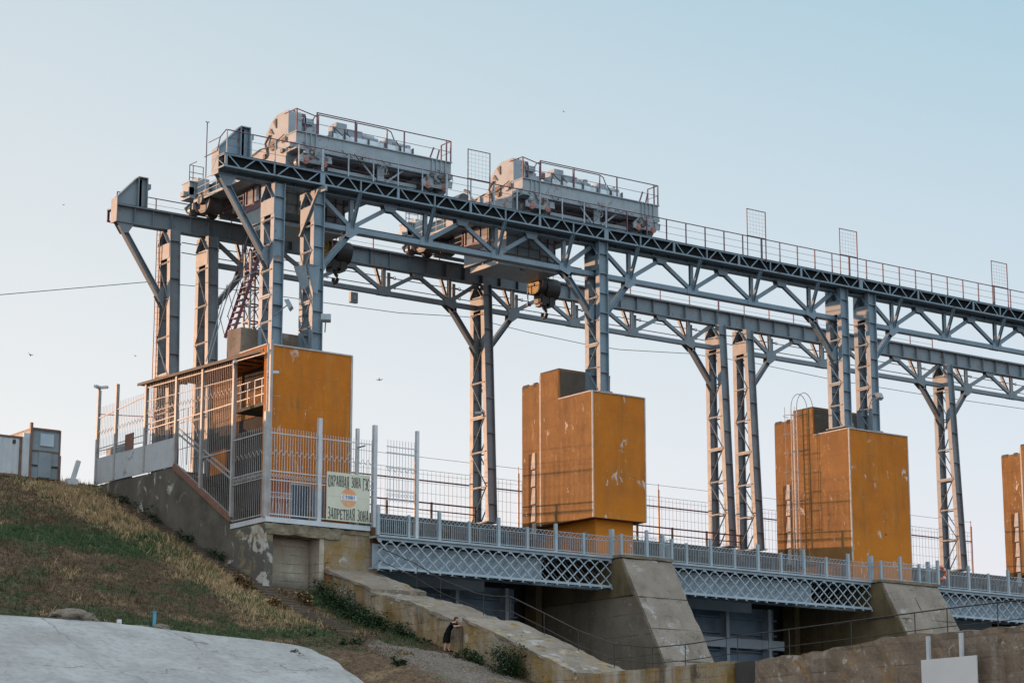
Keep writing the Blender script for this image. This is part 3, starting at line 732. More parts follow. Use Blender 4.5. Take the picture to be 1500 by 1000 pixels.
m = MB(); m.box(0,0,-.5,14.2,.15,.72); m.build('wall_body', M['dark_wall_and_shade'], t)
t = thing('parapet_wall', (XC(0)+1.9, 2.6, -.2), 'dark low parapet along the back of the footway between the middle tower and the ladder tower', 'wall')
m = MB(); m.box(0,0,-.5,15.0,.15,.80); m.build('wall_body', M['conc_dark'], t)
t = thing('parapet_wall', (XC(1)+2.5, 2.6, -.2), 'dark low parapet along the back of the footway at the right edge', 'wall')
m = MB(); m.box(0,0,-.5,15.0,.15,.85); m.build('wall_body', M['conc_dark'], t)

# ------------------------------------------------------------------ orange pier towers
def tower(k, w_, zb, label, step=True, ladder=False):
    x0 = XC(k)-w_/2+(.45 if k else .30); t = thing('pier_tower', (x0, 0, -.2), label, 'tower'); O = .2
    m = MB(); m.box(0,0,zb+O,w_,3.0,9.0+O); build_rough(m, 'front_block', M['ochre'], t, .6, .012, .8, k, (x0,0,0))
    m = MB(); m.box(.02,3.0,zb+.05+O,w_-.02,4.7,10.7+O); build_rough(m, 'raised_block', M['ochre'], t, .6, .02, .8, k+4., (x0,0,0))
    m = MB(); m.box(.06,4.7,zb+.05+O,w_-.06,6.4,10.25+O); build_rough(m, 'rear_block', M['ochre'], t, .6, .02, .8, k+7., (x0,0,0))
    for ya, yb_, zt_, zl in ((.04,2.99,9.0,zb),(3.0,4.69,10.68,zb+.05),(4.71,6.38,10.23,zb+.05)):
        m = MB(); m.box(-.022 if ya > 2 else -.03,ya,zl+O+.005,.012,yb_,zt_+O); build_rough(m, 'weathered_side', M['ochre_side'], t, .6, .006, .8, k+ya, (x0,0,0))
    m = MB(); m.box(.1,2.955,9.05+O,w_-.1,2.99,10.66+O); build_rough(m, 'bare_concrete_front', M['conc_dark'], t, .4, .015, 1., k+2., (x0,0,0))
    if zb > 1.8:
        m = MB(); m.box(.5,.45,-.1,w_-.55,6.3,zb+O); build_rough(m, 'narrow_foot', M['ochre'], t, .5, .012, .8, k+5., (x0,0,0))
        m = MB(); m.box(-.01,.02,zb-.02+O,w_+.01,6.3,zb+O+.0); m.build('soffit', M['brown_slot'], t)
    else:
        m = MB(); m.box(.0,.0,-.15,w_,6.3,zb+O-.004); m.build('lower_wall', M['ochre'], t)
    m = MB(); m.box(-.035,-.035,zb+O,.04,.04,9.06+O); m.box(w_-.035,-.03,zb+O,w_+.03,.04,9.06+O)
    m.box(-.06,.062,9.0+O,.0,3.0,9.07+O); m.box(.062,-.055,9.0+O,w_-.055,.02,9.06+O); m.box(-.03,4.63,zb+.2,.05,4.75,10.6+O)
    m.build('edge_trim', M['trim'], t)
    m = MB(); m.box(-.04,5.15,1.2,.03,5.75,6.5); m.build('broken_slot', M['brown_slot'], t)
    m = MB()
    for i in range(5):
        z = 1.7+i*.98; m.prism([(5.12,z),(5.5,z),(5.38,z+.9),(5.12,z+.9)], 'x', -.075, .02)
    m.build('white_louvre', M['trim'], t)
    m = MB(); m.box(-.03,5.0,10.05+O,.08,5.3,10.3+O); m.box(-.03,5.8,10.1+O,.08,6.3,10.3+O); m.build('broken_coping', M['conc_dark'], t)
    m = MB(); m.box(0.005,3.0,10.7+O,w_-.005,4.7,10.78+O); m.build('roof_slab', M['conc_dark'], t)
    return t
tower(0, 3.66, 2.15, 'orange tower with narrow foot and peeling white spots in the middle of the picture')
tower(1, 4.86, 1.2, 'wide orange tower with a caged ladder on its sunlit side')
tower(2, 3.66, 2.15, 'orange tower at the far right cut off by the frame')

# caged ladder on the second tower
t = thing('caged_ladder', (XC(1)-2.43-.12+.45, 4.2, 1.2), 'tall rusty steel ladder with safety cage on the side of the right orange tower', 'ladder')
m = MB()
for yy in (-.25,.25): m.box(-.33,yy-.025,0,-.28,yy+.025,9.6)
m.build('stile', M['trim'], t)
m = MB()
for k in range(31): m.tube([(-.305,-.25,.2+k*.3),(-.305,.25,.2+k*.3)], .016, 6)
m.build('rung', M['trim'], t)
m = MB()
for z in np.arange(2.2, 9.6, 1.15): m.tube([(-.3+(-.75)*math.sin(a), .48*math.cos(a), z) for a in np.linspace(0, PI, 10)], .018, 5)
for a in (.5,1.57,2.64): m.tube([(-.3-.75*math.sin(a), .48*math.cos(a), 1.6), (-.3-.75*math.sin(a), .48*math.cos(a), 9.6)], .016, 5)
m.build('safety_cage', M['trim'], t)
m = MB()
for yy in (-.25,.25): m.tube([(-.3+.75*(1-math.cos(a))/1.0*.9, yy, 9.6+1.0*math.sin(a)) for a in np.linspace(0, PI*.98, 14)], .022, 6)
m.build('top_hoop', M['crane'], t)
m = MB()
for z in (1.,4.,7.,9.2): m.box(-.3,-.27,z,.12,-.23,z+.05); m.box(-.3,.23,z,.12,.27,z+.05)
m.build('bracket', M['trim'], t)

# left tower: open loggia at the stair side
x0 = -20.2; t = thing('pier_tower', (x0, 0, 0), 'orange tower at the left with a dark loggia behind the barred stair cage', 'tower')
m = MB(); m.box(0,0,.26,4.9,.3,9.0); build_rough(m, 'front_wall', M['ochre'], t, .6, .012, .8, 3., (x0,0,0))
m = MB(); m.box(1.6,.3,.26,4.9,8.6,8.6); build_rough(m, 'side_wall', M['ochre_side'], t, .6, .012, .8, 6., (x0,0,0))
m = MB(); m.box(1.55,.32,.26,1.587,8.5,6.1); m.build('painted_lower_shade', M['dark_wall_and_shade'], t)  # shade on the lower side wall, painted as a dark sheet
m = MB(); m.box(1.555,.32,7.55,1.588,5.2,8.58); m.build('painted_upper_shade', M['dark_wall_and_shade'], t)  # dark sheet painting in the shade under the loggia roof
m = MB(); m.box(.01,.3,8.6,4.89,9.2,8.95); build_rough(m, 'roof_slab', M['ochre'], t, .5, .015, .8, 6., (x0,0,0))
m = MB(); m.box(0,2.72,8.96,4.7,4.1,10.35); build_rough(m, 'upper_block', M['conc_slope'], t, .4, .03, .9, 9., (x0,0,0))
m = MB(); m.box(-.02,-.05,.26,.09,.0,9.0); m.box(4.84,-.04,.26,4.94,0,9.0); m.box(.09,-.05,8.97,4.9,.3,9.04); m.box(-.05,0,8.96,.04,2.7,9.03); m.build('edge_trim', M['trim'], t)
m = MB(); m.box(.02,.3,6.0,1.6,3.2,6.15); m.build('balcony_floor', M['conc_dark'], t)
m = MB()
for z in (6.55,6.95,7.35): m.box(.02,.3,z,.06,3.1,z+.04)
for yy in (.5,1.2,1.9,2.6,3.05): m.box(.02,yy,6.15,.06,yy+.04,7.38)
m.build('balcony_railing', M['white_paint'], t)
m = MB(); m.box(.02,-.03,.26,1.42,-.002,2.5); m.build('red_lower_wall', M['orange_low'], t)
m = MB(); m.box(1.45,-.05,.3,2.5,-.035,2.15); d_ = m.build('door', M['door'], t)
m = MB(); m.box(1.38,-.07,.28,1.45,-.005,2.22); m.box(2.5,-.07,.28,2.57,-.005,2.22); m.box(1.45,-.07,2.15,2.5,-.005,2.22); m.build('frame', M['trim'], d_)
m = MB(); m.box(2.7,-.05,.3,3.3,-.005,2.05); m.build('door', M['gate'], t)
# ------------------------------------------------------------------ lattice columns
def column(H, lean, step_, label, loc, steel, group=None, zig=1, foot=0):
    t = thing('lattice_column', loc, label, 'column', group)
    def yb(s, z): return -(.5 + lean*(1-z/H)) if s < 0 else .5
    for s in (-1, 1):
        m = MB()
        p0, p1 = (0, yb(s,0), 0), (0, yb(s,H), H)
        for sx in (-1, 1): m.beam((sx*.295, p0[1], 0), (sx*.295, p1[1], H), .035, .34, (0,1,0))
        m.beam((0, p0[1], 0), (0, p1[1], H), .555, .03, (0,1,0))
        z = 1.1
        while z < H-.5:
            m.box(-.277, yb(s,z)-.16, z-.012, .277, yb(s,z)+.16, z+.012); z += 1.12 if foot == 0 else 2.1
        m.build('leg', steel, t)
    for sx in (-1, 1):
        m = MB(); x = sx*.318; n = max(2, round((H-1.9)/step_)); dz = (H-1.9)/n
        for i in range(n+1):
            z = .05 + i*dz; w_ = .20 if i in (n-3, n//2) and n > 4 else .085
            m.box(x-.012, yb(-1,z)-.05, z-w_/2, x+.012, yb(1,z)+.05, z+w_/2)
            m.box(min(x, x+sx*.06), yb(-1,z)-.05, z-.012, max(x, x+sx*.06), yb(1,z)+.05, z+.012)
        for i in range(n):
            z = .05 + i*dz
            a, b = ((x-.0, yb(-1,z)+.05, z+.05), (x, yb(1,z+dz)-.05, z+dz-.05)) if (i+zig) % 2 else ((x, yb(1,z)-.05, z+.05), (x, yb(-1,z+dz)+.05, z+dz-.05))
            m.beam(a, b, .016, .075, (1,0,0)); m.beam((a[0]-sx*.03,a[1],a[2]), (b[0]-sx*.03,b[1],b[2]), .05, .014, (1,0,0))
        m.build('lacing', steel, t)
        m = MB(); m.box(x-.015, -.66, H-1.62, x+.015, .66, H-.78)
        m.beam((x, -.58, H-.8), (x, 0, H-.03), .02, .22, (1,0,0)); m.beam((x, .58, H-.8), (x, 0, H-.03), .02, .22, (1,0,0))
        m.build('top_plate', steel, t)
    m = MB(); m.box(-.45, yb(-1,0)-.28, 0, .45, .78, .05)
    m.build('base_plate', steel, t)
    return t
ZG = 17.6
fc = column(ZG-9.06, 0, 1.22, 'front lattice column on the left tower, nearest the girder end', (XC(-1)-TW, FY, 9.06), M['steel'])
copy_tree(fc, (XC(-1)+TW, FY, 9.06), 'front lattice column on the left tower, right one of its pair with the lamp arms')
copy_tree(fc, (XC(0), FY, 9.27), 'single front lattice column standing on the middle orange tower')
copy_tree(fc, (XC(1)-TW, FY, 9.27), 'front lattice column on the ladder tower, left one of its close pair')
copy_tree(fc, (XC(1)+TW, FY, 9.27), 'front lattice column on the ladder tower, right one of its close pair')
copy_tree(fc, (XC(2), FY, 9.27), 'front lattice column on the far right tower beyond the frame edge')
bc = column(ZG-3.25, .62, 2.05, 'tall rear lattice column farthest left, with the thin red ladder on it', (XC(-1)-TW, BY, 3.25), M['steel_dull'], zig=0, foot=1)
copy_tree(bc, (XC(-1)+TW, BY, 3.25), 'tall rear lattice column behind the barred cage, second from the left')
copy_tree(bc, (XC(0), BY, 3.25), 'tall single rear lattice column seen left of the middle orange tower')
copy_tree(bc, (XC(1)-TW, BY, 3.25), 'tall rear lattice column left of the ladder tower, left one of its pair')
copy_tree(bc, (XC(1)+TW, BY, 3.25), 'tall rear lattice column left of the ladder tower, right one of its pair')
copy_tree(bc, (XC(2), BY, 3.25), 'tall single rear lattice column between the ladder tower and the right frame edge')

# ------------------------------------------------------------------ runway trusses
def girder_parts(t, L, steel, outs, zc, fr):
    """top plate girder from x=0 to L"""
    m = MB()
    m.box(0,-.27,17.62,L,.27,17.66); m.box(0,-.27,18.55,L,.27,18.6); m.box(0,-.02,17.66,L,.02,18.55)
    n = max(1, round(L/1.3))
    for i in range(n+1):
        x = min(max(i*L/n,.03),L-.03); m.box(x-.012,-.2,17.66,x+.012,-.02,18.55); m.box(x-.012,.02,17.66,x+.012,.2,18.55)
    m.build('top_girder', steel, t)
    m = MB(); m.box(0,-.035,18.6,L,.035,18.72); m.build('crane_rail', M['crane_dark'], t)
def truss(xa, L, Y, steel, front, label, both=True):
    t = thing('runway_truss', (xa, Y, 0), label, 'truss')
    side = -1 if front else 1
    zc = 16.0 if front else 16.15
    girder_parts(t, L, steel, side, zc, front)
    p = L/4
    m = MB(); m.box(.3,-.16,zc+.10,L-.3,.16,zc+.13); m.box(.3,-.16,zc-.13,L-.3,.16,zc-.10); m.box(.3,-.16,zc-.10,L-.3,-.13,zc+.10); m.box(.3,.13,zc-.10,L-.3,.16,zc+.10)
    m.build('bottom_chord', steel, t)
    for i in range(4):
        xl = (i+.5)*p
        for xu in (i*p, (i+1)*p):
            xu = min(max(xu, .42), L-.42)
            m = MB(); m.ibeam((xu, 0, 17.55), (xl, 0, zc+.12), .22, .17, .022, (0,1,0)); m.build('diagonal', steel, t)
        m = MB(); m.ibeam((xl, 0, zc+.1), (xl, 0, 17.62), .22, .17, .022, (0,1,0)); m.build('vertical', steel, t)
        m = MB(); m.ibeam((xl, side*.12, zc+.05), (xl, side*.92, 17.9), .17, .15, .02, (1,0,0)); m.build('outrigger', steel, t)
        for yy in (-.185, .165):
            m = MB(); m.prism([(xl-.42,zc-.14),(xl+.42,zc-.14),(xl+.40,zc+.20),(xl+.16,zc+.36),(xl-.16,zc+.36),(xl-.40,zc+.20)], 'y', yy, yy+.02); m.build('gusset', steel, t)
        if i < 3:
            xu = (i+1)*p
            for yy in (-.19, .17): m = MB(); m.prism([(xu-.42,17.63),(xu+.42,17.63),(xu+.30,17.32),(xu-.30,17.32)], 'y', yy, yy+.02); m.build('gusset', steel, t)
    if front and xa < -10:
        m = MB(); m.box(.6,.55,zc+.12,L-.6,1.15,zc+.18); m.box(.6,.55,zc+.181,L-.6,.6,zc+.42); m.build('lower_catwalk', M['crane_dark'], t)
    for xl, xc in ((.5*p, .33), (3.5*p, L-.33)):
        m = MB(); m.ibeam((xl, 0, zc-.1), (xc, 0, 13.55), .30, .30, .03, (0,0,1)); m.build('knee_brace', steel, t)
        s = 1 if xc < L/2 else -1
        for yy in (-.2, .18): m = MB(); m.prism([(xc,13.1),(xc+s*.42,13.75),(xc+s*.1,14.25),(xc,14.1)], 'y', yy, yy+.02); m.build('gusset', steel, t)
        for yy in (-.205, .185): m = MB(); m.prism([(xl-.4,zc-.12),(xl+.4,zc-.12),(xl-s*.12,zc-.5),(xl-s*.42,zc-.42)], 'y', yy, yy+.02); m.build('gusset', steel, t)
    return t
spans = [(XC(-1)+TW, XC(0)), (XC(0), XC(1)-TW), (XC(1)+TW, XC(2)), (XC(2), XC(3)-TW)]
snames = ['under the two cranes', 'between the middle tower and ladder tower', 'right of the ladder tower', 'running out at the far right edge']
for (a, b), nm in zip(spans, snames):
    truss(a+.001, b-a-.002, FY, M['steel'], True, 'blue-grey front runway truss ' + nm)
    truss(a+.001, b-a-.002, BY, M['steel_dull'], False, 'grey rear runway truss ' + nm)
for Y, steel, nm in ((FY, M['steel'], 'front'), (BY, M['steel_dull'], 'rear')):
    for k, where in ((-1, 'left tower'), (1, 'ladder tower')):
        t = thing('runway_girder', (XC(k)-TW+.001, Y, 0), 'short %s girder piece bridging the twin columns of the %s' % (nm, where), 'girder'); girder_parts(t, 2*TW-.002, steel, 0, 0, 0)
    a = -22.55; b = XC(-1)-TW
    t = thing('runway_girder', (a, Y, 0), 'overhanging left end of the %s crane girder with triangular end stop and raking brace' % nm, 'girder'); girder_parts(t, b-a-.001, steel, 0, 0, 0)
    m = MB(); m.ibeam((.35,0,17.55),(b-a-.36,0,13.7),.32,.30,.03,(0,0,1)); m.build('raking_brace', steel, t)
    for yy in (-.2,.18):
        m = MB(); m.prism([(.05,17.62),(1.1,17.62),(.75,17.1),(.45,17.05)], 'y', yy, yy+.02); m.build('gusset', steel, t)
        m = MB(); m.prism([(b-a-.33,13.2),(b-a-.75,13.9),(b-a-.5,14.4),(b-a-.33,14.3)], 'y', yy, yy+.02); m.build('gusset', steel, t)
    m = MB(); m.prism([(.05,18.62),(.05,18.95),(1.2,20.22),(1.55,20.22),(1.55,18.62)], 'y', -.03, .03)
    m.beam((.02,0,18.98),(1.2,0,20.27),.34,.03,(0,1,0)) if False else m.beam((.02,0,18.97),(1.22,0,20.26),.34,.04)
    m.build('end_stop', steel, t)
    m = MB(); m.box(1.25,-.24,18.61,1.30,.24,20.3); m.box(1.78,-.24,18.61,1.83,.24,20.3); m.box(1.30,-.03,18.61,1.78,.03,20.28); m.box(1.25,-.24,20.28,1.83,.24,20.33); m.box(1.83,-.14,19.75,2.05,.14,20.02)
    m.build('buffer_post', steel, t)
    m = MB(); m.box(-.05,-.35,17.6,.0,.35,18.95); m.build('end_plate', steel, t)

# ------------------------------------------------------------------ service walkways outside the girders
def walkway(xa, L, label, front=True, end=False, modn=None):
    y0 = .6 if front else BY+.9
    t = thing('service_walkway', (xa, y0, 0), label, 'walkway')
    st = M['steel'] if front else M['rail_red']
    n = modn or max(2, 2*round(L/4.62)); p = L/n
    zt, zb = 18.46, 17.86
    m = MB(); m.box(0,-.05,zt-.04,L,.03,zt+.05); m.box(0,-.05,zb-.05,L,.03,zb+.035)
    m.box(0,-.09,zt+.05,L,.05,zt+.065)
    for i in range(n+1):
        hw = .07 if i % 2 == 0 else .035
        x = min(max(i*p,hw),L-hw); m.box(x-hw,-.045,zb,x+hw,.02,zt)
    for i in range(n):
        x = i*p; za, zc_ = (zt, zb) if i % 2 == 0 else (zb, zt)
        for u0, u1, s0, s1 in ((.06,.31,za,zc_),(.37,.62,zc_,za),(.68,.93,za,zc_)):
            m.beam((x+u0*p,-.012,s0),(x+u1*p,-.012,s1),.062,.028,(0,1,0))
    m.build('fascia_truss', st, t)
    if front:
        m = MB(); m.box(0,.035,zt-.02,L,.62,zt+.02); m.build('deck_plate', M['steel'], t)
        m = MB(); m.box(0,.032,zb-.02,L,.62,zb); m.build('soffit_plate', M['steel_dull'], t)
        m = MB(); m.box(0,.16,zb+.005,L,.19,zt-.025); m.build('fascia_shade_plate', M['painted_shade'], t)  # plate added to paint in the shade behind the fascia
    else:
        m = MB(); m.box(0,-.62,zt-.02,L,-.06,zt+.02); m.build('deck_plate', M['steel_dull'], t)
    if end:
        m = MB(); m.box(-.05,-.05,zb-.05,-.002,1.4,zt+.07) if False else None
        m.box(-.06,-.05,zt-.05,-.002,1.2,zt+.07); m.box(-.06,-.05,zb-.05,-.002,1.2,zb+.03); m.beam((-.03,.0,zb+.05),(-.03,.75,zt-.05),.03,.06,(1,0,0)); m.beam((-.03,.75,zt-.05),(-.03,1.2,zb),.03,.06,(1,0,0))
        m.build('end_frame', M['steel'], t)
    return t
wspans = [(-22.55, XC(-1)+TW), (XC(-1)+TW, XC(0)), (XC(0), XC(1)), (XC(1), XC(2)), (XC(2), XC(3)-TW)]
wn = ['at the overhanging left end', 'under the two cranes', 'between the middle tower and the ladder tower', 'right of the ladder tower', 'beyond the right frame edge']
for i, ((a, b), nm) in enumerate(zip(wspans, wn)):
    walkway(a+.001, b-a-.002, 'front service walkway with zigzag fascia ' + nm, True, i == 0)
    walkway(a+.001, b-a-.002, 'rear service walkway with dark red zigzag edge ' + nm, False)

def handrail(name, xa, xb, y, z, label, step=1.45, h=1.2, matr=None, ends=False, wires=2, pm=None):
    matr = matr or M['rail_red']
    t = thing(name, (xa, y, z), label, 'handrail'); L = xb-xa
    m = MB(); m.tube([(0,0,h),(L,0,h)], .03, 6); m.build('top_rail', matr, t)
    m = MB()
    for k in range(wires): zz = h*(k+1)/(wires+1); m.tube([(0,0,zz),(L,0,zz)], .011, 5)
    m.build('wire', matr, t)
    n = round(L/step)
    for i in range(n+1):
        m = MB(); x = i*L/n; m.box(x-.028,-.028,0,x+.028,.028,h); m.build('post', pm or matr, t)
    return t
hs = [(-22.5,-16.9),(-16.9,-9.2),(-9.2,1.6),(1.6,13.2),(13.2,20.3),(20.3,33.0),(33.0,42.0)]
hn = ['along the overhanging left end','in front of the left crane','between the two crane ends','along the walkway right of the right crane','above the twin columns of the ladder tower','right of the ladder tower','at the right frame edge']
for i, ((a, b), nm) in enumerate(zip(hs, hn)): handrail('walkway_handrail', a+.03, b-.03, .56, 18.52, 'front walkway handrail with thin wires ' + nm, pm=M['steel_light'] if i < 3 else None)
t = thing('end_rail', (-22.9, .56, 18.52), 'sloping dark red end rail closing the front walkway at its left tip', 'handrail')
m = MB(); m.tube([(-.1,0,0),(.05,0,.75),(.38,0,1.2)], .03, 6); m.tube([(-.1,0,0),(-.1,1.3,0)], .025, 6); m.tube([(.05,0,.75),(.05,1.2,.75)], .02, 6); m.build('rail', M['rail_red'], t)
for (a, b), nm in zip([(-22.0,-12.5),(-12.5,1.6),(1.6,21.2),(21.2,41)], ['at the left end','behind the cranes','behind the middle span','behind the right span']):
    handrail('rear_handrail', a+.03, b-.03, BY+.95, 18.52, 'dark red rear walkway handrail ' + nm, 2.3, 1.1)

# mesh frames standing up from the front handrail
for x, lab in ((-7.87,'tall wire mesh frame standing above the walkway between the two cranes'),(12.05,'tall wire mesh frame above the walkway, first one right of the cranes'),(19.5,'tall wire mesh frame above the walkway over the twin columns'),(32.8,'tall wire mesh frame above the walkway near the right edge')):
    t = thing('mesh_frame', (x, .50, 18.52), lab, 'mesh frame')
    m = MB(); m.box(-.02,-.02,0,.02,.02,2.85); m.box(1.41,-.025,-.2,1.46,.025,2.85); m.box(-.02,-.02,2.81,1.46,.02,2.85); m.box(-.02,-.02,1.2,1.46,.02,1.24); m.build('frame', M['rail_red'], t)
    m = MB()
    for k in range(1,6): m.box(k*.235-.004,-.004,1.25,k*.235+.004,.004,2.8)
    for k in range(1,7): m.box(0,-.004,1.25+k*.22,1.42,.004,1.258+k*.22)
    m.build('mesh', M['wire'], t)

# conductor bars and their hangers along the rear truss
t = thing('conductor_rails', (XC(-1), BY+.8, 0), 'pair of thin dark red conductor rails running the length of the rear truss', 'power rail')
for z in (17.35, 16.78):
    m = MB(); m.tube([(0,0,z),(3*S+14,0,z)], .028, 5); m.build('bar', M['rail_red'], t)
i = 0
for (a, b) in spans:
    for k in range(4):
        x = a + (k+.5)*(b-a)/4 + .75
        if i == 0: where = 'leftmost of the row'
        t = thing('conductor_hanger', (x, BY+.62, 0), 'conductor hanger with two ring insulators, number %s from the left along rear truss' % ['one','two','three','four','five','six','seven','eight','nine','ten','eleven','twelve','thirteen','fourteen','fifteen','sixteen'][i], 'hanger', 'conductor hangers along the rear truss'); i += 1
        m = MB(); m.box(-.11,-.03,16.2,.11,.03,17.6); m.build('plate', M['crane'], t)
        for z in (17.35,16.78): m = MB(); m.tube([(.42+.09*math.cos(a_), 0, z-.02+.09*math.sin(a_)) for a_ in np.linspace(0, 2*PI, 10)[:-1]], .022, 5, True); m.box(.1,-.015,z-.03,.36,.015,z+.03); m.build('ring_insulator', M['crane'], t)

# ------------------------------------------------------------------ guard rails and wire fence on the dam crest
bnames = ['behind the barred fence and sign', 'between the rear column and the middle tower', 'right of the middle tower', 'left of the ladder tower', 'right of the ladder tower','beside the far right tower']
for (a, b), nm in zip([(-13.5,-2.17),(-2.17,5.27),(5.27,16.16),(16.16,27.),(27.,36.),(36,44.5)], bnames):
    t = thing('wire_fence', (a, 13.9, 3.2), 'wire mesh crest fence with dark red bar ' + nm, 'fence'); L = b-a
    m = MB()
    for k in range(int(L/.30)): m.box(k*.3-.008,-.008,.2,k*.3+.008,.008,3.1)
    for z in (.6,1.2,1.8,2.4,2.9): m.box(0,-.007,z,L,.007,z+.014)
    m.build('mesh', M['wire'], t)
    m = MB(); m.box(0,-.03,2.5,L,.03,2.58); m.box(0,-.03,.25,L,.03,.31); m.build('bar', M['rail_red'], t)
    m = MB(); m.tube([(0,0,3.15),(L,0,3.15)], .012, 4); m.tube([(0,0,3.9),(L,0,3.9)], .012, 4); m.build('barbed_wire', M['iron'], t)
    for x in ([0.04] if b < 44 else [0.04, L-.04]):
        m = MB(); m.box(x-.05,-.05,-.1,x+.05,.05,3.6); m.box(x-.02,-.02,3.6,x+.02,.02,4.0); m.build('post', M['rail_red'], t)
for (a, b), nm in zip([(-13,-1.0),(8,19)], ['left of the tall single rear column','beyond the middle tower']):
    t = thing('guard_rail', (a, 9.4, 2.75), 'low burgundy pipe guard rail on the crest edge ' + nm, 'guard rail')
    m = MB(); m.box(0,-.03,.85,b-a,.03,.93); m.box(0,-.025,.45,b-a,.025,.51); m.build('rail', M['rail_red'], t)
    for k in range(5): m = MB(); x = .05+k*(b-a-.1)/4; m.box(x-.05,-.05,-.3,x+.05,.05,.96); m.build('post', M['iron'], t)

# ------------------------------------------------------------------ fittings near the left tower
t = thing('lattice_mast', (-18.3, 5.0, 10.35), 'red and pale lattice mast standing on the left tower roof below the girders', 'mast')
m = MB()
for sx in (-.3,.3):
    for sy in (-.3,.3): m.box(sx-.05,sy-.05,0,sx+.05,sy+.05,4.6)
m.build('leg', M['crane'], t)
m = MB()
for i in range(5):
    z = i*.9
    for sy in (-.32,.32): m.beam((-.3,sy,z),(.3,sy,z+.85),.02,.06,(0,1,0)); m.box(-.3,sy-.015,z-.04,.3,sy+.015,z+.04)
    for sx in (-.32,.32): m.beam((sx,-.3,z),(sx,.3,z+.85),.02,.06,(1,0,0)); m.box(sx-.015,-.3,z-.04,sx+.015,.3,z+.04)
m.build('bracing', M['rail_red'], t)
t = thing('steel_stair', (-19.6, 4.6, 10.35), 'steep dark red steel stair climbing from the left tower roof to the rear girder', 'stairs')
m = MB()
for yy in (0,.8): m.beam((0,yy,0),(1.7,yy,5.2),.05,.16)
m.build('stringer', M['rail_red'], t)
m = MB()
for k in range(1,16): m.box(k*.107-.02,0,k*.338,k*.107+.26,.8,k*.338+.04)
m.build('tread', M['rail_red'], t)
m = MB()
for yy in (0,.8):
    m.tube([(-.35,yy,.9),(1.3,yy,5.9)], .025, 5)
    for k in range(4): m.tube([(k*.45-.0,yy,k*1.42),(k*.45-.32,yy,k*1.42+1.0)], .02, 5)
m.build('handrail', M['rail_red'], t)
t = thing('roof_rail', (-19.9, 4.2, 8.9), 'thin pale raking rails beside the roof block of the left tower', 'handrail')
m = MB()
for d in (0, .35): m.tube([(-.9,.6+d,.0),(.2,.6+d,4.2)], .025, 5)
m.tube([(.2,.3,4.2),(1.6,.3,5.0)], .025, 5); m.build('rail', M['crane'], t)
t = thing('access_ladder', (XC(-1)-TW-.42, BY+.5, 4.1), 'thin red access ladder fixed to the leftmost rear column', 'ladder')
m = MB()
for yy in (-.18,.18): m.box(-.02,yy-.02,0,.02,yy+.02,13.8)
m.build('stile', M['rail_red'], t)
m = MB()
for k in range(40): m.box(-.012,-.18,.3+k*.335,.012,.18,.325+k*.335)
m.build('rung', M['rail_red'], t)

def floodlight(loc, rz, tilt, label, arm=1.0, big=.45):
    t = thing('floodlight', loc, label, 'floodlight', rz=rz)
    m = MB(); m.tube([(0,0,0),(0,-arm*.6,arm*.5),(0,-arm,arm*.8)], .03, 6); m.build('arm', M['crane'], t)
    m = MB(); m.prism([(-big*.5,-.06),(big*.5,-.06),(big*.36,.16),(-big*.36,.16)], 'x', -big*.55, big*.55)
    ho = m.build('lamp_housing', M['crane'], t); ho.location = (0,-arm-.05,arm*.8); ho.rotation_euler = (tilt,0,0)
    m = MB(); m.box(-big*.48,-big*.44,-.075,big*.48,big*.44,-.062); g_ = m.build('lens', M['glass'], ho)
    return t
floodlight((-19.35, 1.0, 10.7), .9, 1.1, 'grey floodlight on the left column of the left tower', .7, .55)
floodlight((-16.5, .7, 10.2), -.5, 1.3, 'round-armed floodlight on the right column of the left tower', .7, .45)
floodlight((-19.75, .6, 6.35), 0, 1.35, 'square floodlight on the loggia balcony of the left tower', .35, .6)
floodlight((XC(1)+.75, .8, 10.9), .2, 1.2, 'dark floodlight low on the right column of the ladder tower', .5, .45)
t = thing('sheet_metal_hood', (-17.6, .75, 12.4), 'pair of flared grey sheet metal hoods on the right column of the left tower', 'hood')
m = MB(); m.add([(-.75,0,.95),(-.15,-.15,1.1),(.1,-.1,.1),(-.25,.05,-.2)],[(0,1,2,3)]); m.add([(-.75,.03,.95),(-.15,-.12,1.1),(.1,-.07,.1),(-.25,.08,-.2)],[(3,2,1,0)]); m.build('flap', M['steel_dull'], t, fix=False)
m = MB(); m.add([(.0,-.1,1.2),(.65,-.2,1.15),(.6,-.1,-.3),(.4,0,-.2),(.05,0,.9)],[(0,1,2,3,4)]); m.add([(.0,-.07,1.2),(.65,-.17,1.15),(.6,-.07,-.3),(.4,.03,-.2),(.05,.03,.9)],[(4,3,2,1,0)]); m.build('flap', M['steel'], t, fix=False)
t = thing('lamp_bracket', (-16.87, 1.5, 17.55), 'outrigger bracket with raking strut at the head of the second column', 'bracket')
m = MB(); m.beam((-.05,1.1,.02),(-.05,-1.35,.02),.14,.30); m.build('arm', M['crane'], t)
m = MB(); m.beam((-.40,-1.2,-.1),(-.40,.55,-2.2),.12,.12,(1,0,0)); m.build('strut', M['steel_dull'], t)
t = thing('hanging_box', (-7.35, BY, 15.9), 'small dark box hanging under the rear truss chord left of the tall rear column', 'box')
m = MB(); m.box(-.24,-.1,-.62,.24,.1,.0); m.build('case', M['steel_dull'], t)
m = MB(); m.box(-.08,-.13,-.42,.08,-.1,-.24); m.build('window', M['crane'], t)
